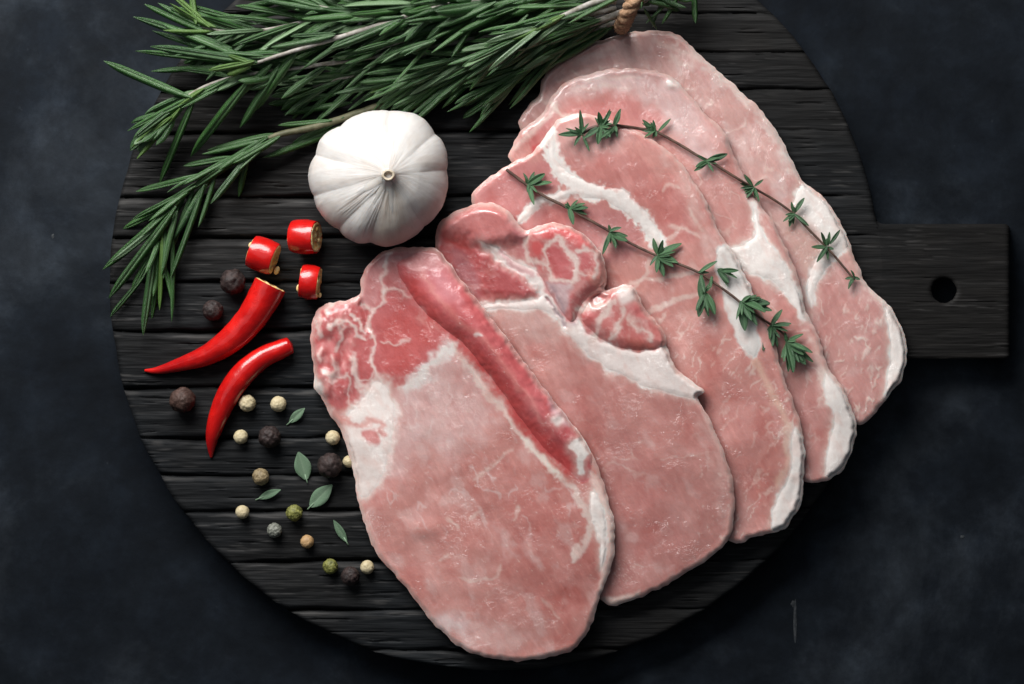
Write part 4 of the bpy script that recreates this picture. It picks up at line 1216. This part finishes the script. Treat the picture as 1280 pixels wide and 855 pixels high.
def place_leaf(me, name, parent, A, D, up, length, width, thick=None):
    """A base (world), D direction, up; length/width in metres"""
    D = np.array(D, float); D = D / np.linalg.norm(D)
    up = np.asarray(up, float); up = up - D * (up @ D); nn = np.linalg.norm(up)
    up = up / nn if nn > 1e-6 else np.array([0, 0, 1.0])
    Y = np.cross(up, D)
    o = bpy.data.objects.new(name, me); COL.objects.link(o)
    org = np.array(parent['_org']) if parent is not None else np.zeros(3)
    L = A - org
    th = thick if thick is not None else (width * 1.7 if 'needle' in me.name else width)
    m = Matrix(((D[0] * length, Y[0] * width, up[0] * th, L[0]), (D[1] * length, Y[1] * width, up[1] * th, L[1]), (D[2] * length, Y[2] * width, up[2] * th, L[2]), (0, 0, 0, 1)))
    o.parent = parent
    o.matrix_local = m
    return o


def floor_z(px, py):
    if 380 < px < 1150 and 20 < py < 840: return zs(px, py)
    d = math.hypot(px - CX, py - CY)
    return ZB if d < CR else 0.0


def unW(P):
    f = (CAMZ - P[2]) / DIST * S
    return P[0] / f + 640, 427.5 - P[1] / f, P[2] / S


def sprig(label, pts, length=70, width=10.5, spacing=10.0, seed=1, explicit=(), young=8, start=0.0, ang=(22, 42), stem_r=3.2, skip=0.0, bare=(), stem='rosemary_stem'):
    rs = random.Random(seed)
    P = spline(pts, 10, closed=False)
    Wp = W(P[:, 0], P[:, 1], P[:, 2])
    org = W(pts[-1][0], pts[-1][1], floor_z(pts[-1][0], pts[-1][1]))
    root = thing('rosemary_sprig', label, 'rosemary', org, 'tied bunch of rosemary sprigs')
    rad = np.linspace(stem_r * S, 1.3 * S, len(P))
    V, F = tube(Wp, rad, 8, noise=0.12, seed=seed)
    new_obj('stem', V, F, M[stem], parent=root)
    seg = np.linalg.norm(np.diff(Wp, axis=0), axis=1); cum = np.concatenate([[0], np.cumsum(seg)]); tot = cum[-1]
    s = start * tot; phi = rs.uniform(0, 3.14)
    while s <= tot - 1 * S:
        k = min(np.searchsorted(cum, s), len(P) - 1); k0 = max(k - 1, 0)
        fr = (s - cum[k0]) / max(cum[k] - cum[k0], 1e-9) if k > k0 else 0
        A = Wp[k0] * (1 - fr) + Wp[k] * fr
        T = Wp[min(k0 + 1, len(P) - 1)] - Wp[max(k0 - 1, 0)]; T /= np.linalg.norm(T)
        N = np.cross(T, [0, 0, 1.0]); N /= np.linalg.norm(N) + 1e-9; B = np.cross(N, T)
        u = s / tot; near = (tot - s) / S
        for q in (0, math.pi):
            if rs.random() < skip: continue
            if any(b0 < s / tot < b1 for b0, b1 in bare) and math.sin(phi + q) > -0.35: continue
            a = math.radians(rs.uniform(*ang)) * (0.55 if near < 20 else 1)
            f = phi + q + rs.uniform(-0.35, 0.35)
            rdir = N * math.cos(f) + B * math.sin(f) * 0.75
            D = T * math.cos(a) + rdir * math.sin(a)
            L = length * rs.uniform(0.75, 1.15) * (0.45 + 0.55 * min(1, near / 60))
            tip = A + D * L * S
            px, py, pz = unW(tip)
            if py < -40: continue
            fz = floor_z(px, py) + 3
            if pz < fz:
                D = (np.array([tip[0], tip[1], fz * S]) - A)
            up = T * 0.35 * (1 if rdir[2] > -0.2 else -0.3) + np.array([0, 0, 1.0]) + rdir * (-0.5) + np.array([rs.uniform(-.3, .3), rs.uniform(-.3, .3), 0])
            yg = near < young * 3 and rs.random() < 0.75
            if rs.random() < 0.16: up = -up
            me = rs.choice(YV if yg else NV)
            w = width * rs.uniform(0.75, 1.25) * (0.75 if yg else 1)
            place_leaf(me, 'leaf', root, A + np.asarray(rdir) * 1.5 * S, D, up, L * S, w * S)
        phi += math.pi / 2 + rs.uniform(-0.25, 0.25); s += spacing * S * rs.uniform(0.8, 1.2)
    for e in explicit:
        (ax, ay, az), (bx, by, bz), w = e[:3]
        A = W(ax, ay, az); Bp = W(bx, by, bz)
        D = Bp - A; L = np.linalg.norm(D)
        up = np.array([rs.uniform(-.35, .35), 0.25 + rs.uniform(-.3, .3), 1.0])
        me = rs.choice(YV if len(e) > 3 else NV)
        place_leaf(me, 'leaf', root, A, D, up, L * 1.0, w * 0.86 * S)
    return root


Zb = ZB
sprig('lowest left rosemary sprig arching past the garlic with its tip beside the chilies',
      [(700, 30, 66), (600, 78, 60), (500, 122, 58), (440, 144, 66), (395, 158, 72), (338, 172, 74), (285, 203, 70), (240, 235, 66), (212, 268, 64), (198, 300, 62), (190, 330, 60)],
      86, 7.4, 16, 31,
      [((335, 171, 80), (232, 238, 82), 13), ((225, 250, 74), (130, 337, 56), 13), ((220, 258, 78), (137, 373, 62), 13), ((195, 306, 66), (178, 418, 56), 13), ((203, 292, 66), (199, 388, 60), 8, 1), ((258, 222, 72), (214, 350, 56), 9), ((310, 190, 68), (296, 248, 54), 10), ((342, 167, 76), (256, 186, 60), 10), ((245, 232, 76), (166, 275, 60), 8), ((215, 285, 62), (215, 402, 54), 9), ((205, 300, 60), (188, 402, 52), 8), ((180, 345, 58), (138, 396, 52), 8), ((205, 330, 60), (217, 383, 54), 9), ((270, 214, 70), (250, 283, 56), 8), ((350, 170, 80), (290, 205, 80), 11), ((438, 154, 58), (330, 199, 54), 13), ((430, 146, 72), (360, 178, 62), 9), ((415, 150, 76), (350, 158, 64), 9), ((338, 171, 74), (255, 194, 60), 9)],
      young=3, start=0.62, ang=(14, 30), skip=0.3, stem_r=6.0, stem='woody_stem')
sprig('leftmost rosemary sprig tip with bright young needles over the board edge',
      [(640, 40, 78), (520, 62, 82), (420, 78, 90), (350, 88, 96), (290, 97, 98), (248, 112, 96), (222, 132, 92), (200, 155, 86), (184, 174, 80)],
      66, 11, 14, 41,
      [((240, 122, 104), (132, 80, 90), 13), ((288, 97, 108), (162, 163, 84), 11), ((312, 100, 104), (235, 198, 78), 15), ((245, 118, 96), (196, 232, 62), 11), ((232, 126, 100), (172, 160, 86), 9, 1), ((215, 145, 98), (166, 183, 84), 8, 1), ((225, 135, 98), (172, 198, 80), 8, 1), ((340, 80, 110), (280, 125, 96), 12), ((255, 110, 106), (212, 135, 98), 9, 1), ((372, 62, 116), (308, 138, 90), 15), ((350, 80, 108), (295, 160, 84), 13)],
      young=14, start=0.45, ang=(12, 28), skip=0.4)
sprig('topmost rosemary sprig of the bunch with a pale stem and silvery needles pointing left',
      [(770, 0, 112), (650, -4, 112), (575, 4, 116), (512, 20, 120), (440, 42, 120), (385, 58, 120), (340, 72, 120), (318, 79, 118), (300, 81, 116)],
      72, 11, 20, 51,
      [((322, 78, 124), (189, 58, 112), 14), ((305, 72, 116), (205, 30, 100), 13), ((300, 76, 112), (190, 30, 92), 12), ((318, 76, 126), (262, 88, 118), 9, 1), ((330, 70, 124), (268, 62, 116), 7), ((500, 24, 126), (412, 64, 116), 12), ((505, 20, 126), (420, 28, 120), 8), ((520, 22, 124), (438, 58, 112), 12), ((418, 44, 128), (340, 60, 118), 10), ((420, 42, 126), (364, 46, 120), 8), ((545, 50, 124), (464, 72, 112), 13), ((290, 60, 112), (170, 22, 90), 12), ((320, 80, 122), (285, 70, 126), 8, 1), ((300, 82, 104), (185, 85, 76), 10), ((300, 78, 106), (170, 64, 84), 9)],
      young=6, start=0.10, ang=(12, 26), skip=0.3, stem_r=5.2, bare=((0.50, 0.62), (0.72, 0.95)))
sprig('top left rosemary sprig with yellow green tip at the edge of the photo',
      [(620, -20, 80), (500, -4, 86), (420, 16, 90), (350, 34, 94), (300, 40, 98), (262, 36, 98), (236, 26, 96)],
      80, 7.4, 12, 61,
      [((250, 32, 104), (200, 5, 96), 9), ((262, 34, 108), (215, -8, 100), 10, 1), ((270, 34, 108), (218, 12, 100), 9, 1), ((258, 40, 104), (182, 8, 92), 9), ((320, 30, 100), (225, 6, 90), 10), ((245, 30, 108), (238, -22, 98), 10, 1)],
      young=14, start=0.3, ang=(16, 36), skip=0.15)
sprig('rosemary sprig with a forked stem along the top edge of the photo',
      [(760, -24, 84), (640, -18, 96), (540, 4, 106), (470, 15, 108), (418, 12, 106), (370, 2, 102), (320, -6, 98)],
      74, 11, 13, 71, [((415, 12, 112), (325, 2, 106), 12), ((400, 8, 112), (330, -12, 108), 11), ((470, 15, 114), (405, 15, 108), 10)], young=6, start=0.2, ang=(14, 32), stem_r=4.6, bare=((0.70, 0.84),))
sprig('rosemary sprig in the lower middle of the bunch with dark needles above the garlic',
      [(782, 14, 90), (720, 36, 92), (650, 54, 94), (588, 70, 92), (530, 90, 88), (490, 104, 82)],
      88, 7.4, 9, 81, [((640, 56, 100), (540, 128, 74), 11), ((600, 66, 98), (505, 132, 72), 11), ((520, 94, 94), (450, 104, 84), 12), ((510, 96, 94), (420, 118, 76), 10)], young=3, start=0.08, ang=(10, 26), stem_r=4.5, bare=((0.35, 0.62),))
sprig('rosemary sprig on the right edge of the bunch, its needles reaching between garlic and pork',
      [(784, 22, 74), (730, 44, 76), (680, 70, 76), (640, 98, 72), (612, 126, 68)],
      86, 7.4, 9, 91, [((650, 92, 82), (588, 166, 60), 12), ((690, 66, 88), (560, 140, 66), 11), ((720, 46, 88), (728, 52, 84), 5), ((760, 30, 70), (728, 50, 60), 6), ((770, 30, 66), (752, 43, 58), 5)], young=0, start=0.08, ang=(8, 24))
sprig('rosemary sprig with a bare pale stem nearest the twine, lying high on the bunch',
      [(800, -12, 138), (752, 0, 140), (712, 16, 142), (670, 36, 136), (630, 56, 124), (600, 70, 112)],
      82, 7.4, 9, 101, [((706, 18, 148), (640, 50, 130), 11, 1), ((690, 26, 146), (632, 46, 130), 11), ((620, 2, 128), (548, 36, 116), 12)], young=0, start=0.1, ang=(8, 24), stem_r=4.6, bare=((0.15, 0.5),))
sprig('shaded rosemary sprig deep in the middle of the bunch behind the garlic',
      [(760, 6, 66), (650, 30, 66), (560, 60, 66), (480, 84, 64), (420, 100, 62), (380, 112, 60)],
      90, 7.4, 10, 111, [((440, 128, 62), (350, 138, 54), 11), ((420, 118, 60), (330, 126, 54), 12)], young=0, start=0.15, ang=(12, 32))
sprig('rosemary sprig curving down toward the top of the garlic bulb',
      [(770, 10, 80), (690, 34, 82), (610, 74, 80), (560, 98, 76), (520, 118, 70)],
      88, 7.4, 9, 121, [((560, 96, 84), (492, 150, 64), 11)], young=0, start=0.1, ang=(8, 26))
sprig('rosemary sprig of the upper middle bunch with long dark crossing needles',
      [(770, -14, 92), (690, -6, 104), (610, 14, 108), (545, 36, 106), (490, 56, 102), (450, 70, 98)],
      86, 7.4, 11, 131, [((600, 10, 118), (566, 72, 108), 9), ((660, 18, 116), (634, 46, 110), 9)], young=3, start=0.1, ang=(12, 34))
sprig('dark rosemary sprig low behind the left tips',
      [(600, 20, 58), (500, 40, 58), (420, 50, 60), (350, 54, 62), (300, 52, 64), (260, 60, 64)],
      84, 7.4, 10, 141, [], young=0, start=0.2, ang=(14, 36))
sprig('rosemary sprig filling the gap at the top centre of the photo',
      [(790, -18, 98), (700, -14, 108), (620, -6, 110), (560, 4, 112), (500, 4, 110), (455, -2, 108)],
      82, 7.4, 10, 151, [], young=0, start=0.05, ang=(12, 34))
sprig('rosemary stub right of the twine, pointing away from the bunch',
      [(792, 6, 96), (815, -4, 92), (840, -10, 86), (862, -14, 80)],
      46, 8, 9, 161, [((805, 10, 96), (822, 40, 70), 5), ((850, -10, 92), (828, 30, 76), 6), ((868, -12, 84), (868, 27, 66), 9), ((838, 0, 92), (808, 28, 74), 5), ((800, -12, 108), (801, 10, 104), 11), ((830, -6, 92), (815, 34, 66), 4)], young=0, start=0.1, ang=(30, 65), stem_r=5)


# ------------------------------------------------------------------ twine
def build_twine():
    root = thing('twine', 'tan jute twine tied round the rosemary bunch at the top of the board', 'twine', W(780, 34, zs(780, 50)))
    path = spline([(806, -46, 120), (800, -22, 148), (794, -4, 152), (787, 12, 142), (781, 25, 118), (778, 32, 92), (777, 33, 66)], 12, closed=False)
    C = W(path[:, 0], path[:, 1], path[:, 2]); n = len(C)
    T = np.gradient(C, axis=0); T /= np.linalg.norm(T, axis=1)[:, None]
    for s in range(3):
        pts = []
        for k in range(n):
            N = np.cross(T[k], [1, 0, 0.0]); N /= np.linalg.norm(N); B = np.cross(T[k], N)
            a = k * 0.30 + s * 2 * math.pi / 3
            pts.append(C[k] + (N * math.cos(a) + B * math.sin(a)) * 4.6 * S)
        V, F = tube(np.array(pts), 5.6 * S, 10, noise=0.12, seed=9 + s)
        new_obj('strand', V, F, M['twine'], parent=root)
    rs = random.Random(5); VV = []; FF = []
    for k in range(170):
        i = rs.randrange(n); a = rs.uniform(0, 6.28)
        N = np.cross(T[i], [1, 0, 0.0]); N /= np.linalg.norm(N); B = np.cross(T[i], N)
        d = N * math.cos(a) + B * math.sin(a)
        A = C[i] + d * 8 * S; e = d * rs.uniform(1.5, 5) * S + T[i] * rs.uniform(-4, 4) * S
        V, F = tube(np.array([A, A + e * 0.5 + np.array([rs.uniform(-1, 1), rs.uniform(-1, 1), 0]) * S, A + e]), 0.28 * S, 4)
        F = F.copy(); F[F >= 0] += sum(len(q) for q in VV); VV.append(V); FF.append(F)
    o = new_obj('fibre', np.concatenate(VV), np.concatenate(FF), M['twine'], parent=root)
    o['kind'] = 'stuff'


build_twine()


# ------------------------------------------------------------------ thyme on the meat
def thyme(label, pts, clusters, seed, lift=5.0):
    rs = random.Random(seed)
    P = spline(pts, 8, closed=False)
    z = np.array([zs(x, y) for x, y in P])
    for _ in range(3):
        z = np.maximum(z, np.convolve(np.pad(z, 6, mode='edge'), np.ones(13) / 13, 'valid'))
    z = z + lift
    Z = lambda x, y: float(z[np.argmin((P[:, 0] - x) ** 2 + (P[:, 1] - y) ** 2)])
    mid = P[len(P) // 2]
    root = thing('thyme_sprig', label, 'thyme', W(mid[0], mid[1], zs(*mid)), 'thyme sprigs on the pork')
    V, F = tube(W(P[:, 0], P[:, 1], z), np.linspace(2.0, 1.35, len(P)) * S, 8, noise=0.15, seed=seed)
    new_obj('stem', V, F, M['thyme_stem'], parent=root)
    for (cx, cy, leaves, extra) in clusters:
        zc = Z(cx, cy)
        allv = list(leaves)
        for _ in range(extra):
            b = rs.choice(leaves)
            allv.append((b[0] + rs.uniform(-32, 32), b[1] * rs.uniform(0.55, 0.9), rs.uniform(8, 30)))
        for lf in allv:
            an, ln = math.radians(lf[0] + rs.uniform(-12, 12)), lf[1]; el = math.radians(lf[2] if len(lf) > 2 else rs.uniform(0, 25))
            ox, oy = (lf[3], lf[4]) if len(lf) > 3 else (0, 0)
            bx, by = cx + ox + rs.uniform(-1.5, 1.5), cy + oy + rs.uniform(-1.5, 1.5)
            D = np.array([math.cos(an) * math.cos(el), math.sin(an) * math.cos(el), math.sin(el)])
            tx, ty = bx + ln * D[0], by - ln * D[1]
            zt = zc + ln * D[2]
            zt = max(zt, zs(tx, ty) + 2)
            A = W(bx, by, zc + rs.uniform(0, 2)); B = W(tx, ty, zt)
            ln *= rs.uniform(0.58, 0.95); w = ln * rs.uniform(0.24, 0.40)
            place_leaf(rs.choice(TL), 'leaf', root, A, B - A, (rs.uniform(-.5, .5), 0.25 + rs.uniform(-.5, .5), 1), np.linalg.norm(B - A), max(w, 3.8) * S)
    return root


thyme('upper thyme sprig, its leafy head at the left and bare tip near the board handle',
      [(726, 168), (745, 158), (772, 157), (800, 161), (818, 164), (845, 178), (873, 195), (888, 202), (915, 219), (942, 235), (968, 250), (993, 268), (1012, 288), (1033, 309), (1050, 328), (1068, 350)],
      [(728, 168, [(183, 32), (160, 24), (100, 33, 15, 0, 2), (125, 16), (250, 18), (295, 22), (60, 18, 30)], 2),
       (752, 158, [(75, 26, 20), (50, 24, 20), (100, 20, 30), (225, 26), (260, 24), (20, 16, 30), (300, 18)], 6),
       (768, 157, [(58, 24, 12), (75, 18, 20), (215, 26), (245, 20), (270, 14)], 3),
       (820, 164, [(130, 22), (150, 20), (112, 14), (182, 20), (205, 16), (260, 10), (45, 22, 5, 2, 0), (95, 15)], 3),
       (884, 201, [(150, 14), (25, 27, 6), (205, 22), (195, 18), (305, 18), (340, 12)], 2),
       (942, 234, [(128, 20), (160, 16), (188, 18), (235, 18), (300, 22), (40, 15), (280, 14), (210, 14)], 3),
       (993, 266, [(105, 14), (60, 22, 8), (325, 24), (215, 20), (245, 18), (262, 14), (190, 12)], 2),
       (1034, 308, [(115, 20), (95, 18), (62, 22, 8, 4, -2), (182, 22), (240, 25), (275, 16), (350, 10)], 2),
       (1067, 347, [(255, 16), (235, 12), (110, 12), (190, 10), (330, 10)], 0)], 11)
thyme('lower thyme sprig with bushy leaf clusters and a leafy head at its right end',
      [(633, 212), (645, 221), (660, 232), (682, 246), (706, 258), (735, 274), (762, 289), (790, 305), (822, 320), (846, 329), (872, 340), (895, 355), (918, 372), (940, 390), (958, 402), (974, 413), (990, 428), (1000, 440)],
      [(660, 230, [(75, 17), (35, 26), (15, 30), (300, 16), (285, 30), (250, 12), (130, 14), (20, 18)], 3),
       (712, 261, [(5, 24, 10), (20, 20), (345, 22), (290, 24), (150, 10), (40, 14), (110, 10)], 3),
       (762, 290, [(255, 30), (280, 22), (300, 20), (330, 26), (350, 22), (20, 18), (110, 10), (265, 18)], 4),
       (822, 319, [(100, 22), (60, 20), (15, 34, 10), (350, 28), (320, 26), (295, 28), (270, 22), (245, 18), (330, 18)], 5),
       (873, 340, [(25, 28, 14), (5, 14, 10)], 0),
       (898, 337, [(355, 26), (340, 28), (320, 20), (295, 24), (305, 22)], 1),
       (876, 342, [(268, 32, 0), (275, 24)], 0),
       (880, 366, [(285, 30), (300, 30), (265, 30), (320, 18), (60, 14), (275, 26)], 3),
       (890, 345, [(262, 16), (250, 14)], 0),
       (928, 377, [(0, 34), (350, 40), (10, 26), (335, 34), (310, 28), (290, 34), (270, 38), (255, 26), (320, 26), (30, 20)], 7),
       (964, 407, [(55, 26, 10), (15, 26), (358, 24), (335, 22), (300, 12), (275, 26), (262, 34), (295, 28)], 3),
       (984, 428, [(330, 32), (345, 36), (310, 36), (290, 40), (275, 36), (260, 26), (20, 24), (320, 40, 5), (300, 30, 15), (100, 14), (335, 26, 20)], 8)], 23)

# small stalks that carry the side clusters of the lower sprig are leaves' own stalks; loose leaves on the board:
def loose_leaf(label, ax, ay, bx, by, w, lift, k, seed):
    """stalk end a -> tip b"""
    z = ZB + 1.5
    root = thing('herb_leaf', label, 'leaf', W((ax + bx) / 2, (ay + by) / 2, ZB), 'loose herb leaves on the board')
    A = W(ax, ay, z); B = W(bx, by, z + lift); D = B - A; L = np.linalg.norm(D)
    place_leaf(LL[k], 'blade', root, A, D, (0.12 * math.sin(seed), 0.15, 1), L, w * S, w * S * 0.8)
    d = D / L
    V, F = tube(np.array([A - d * 5 * S, A, A + d * 6 * S]) + np.array([0, 0, 0.4 * S]), 0.9 * S, 6)
    new_obj('stalk', V, F, M['loose'], parent=root, col=np.broadcast_to(np.array([0.6, 0.2, 0.2]), (len(V), 3)))


loose_leaf('small loose leaf right of the smooth cream peppercorn, topmost of the loose leaves', 362, 528, 381, 510, 11, 5, 1, 1)
loose_leaf('upright broad pale leaf left of the large dark peppercorn by the pork', 383, 599, 373, 565, 21, 3, 0, 2)
loose_leaf('broad pale leaf with a stalk, just above the green mottled peppercorn', 388, 633, 415, 606, 20, 4, 0, 3)
loose_leaf('narrow flat leaf below the brown speckled peppercorn, leftmost of the loose leaves', 324, 623, 351, 612, 10, 5, 1, 4)
loose_leaf('small narrow leaf beside the front pork slice, lowest of the loose leaves', 433, 677, 417, 650, 10, 5, 1, 5)
# bits of stalk by the peppercorns

for o in bpy.data.objects:
    if '_org' in o: del o['_org']
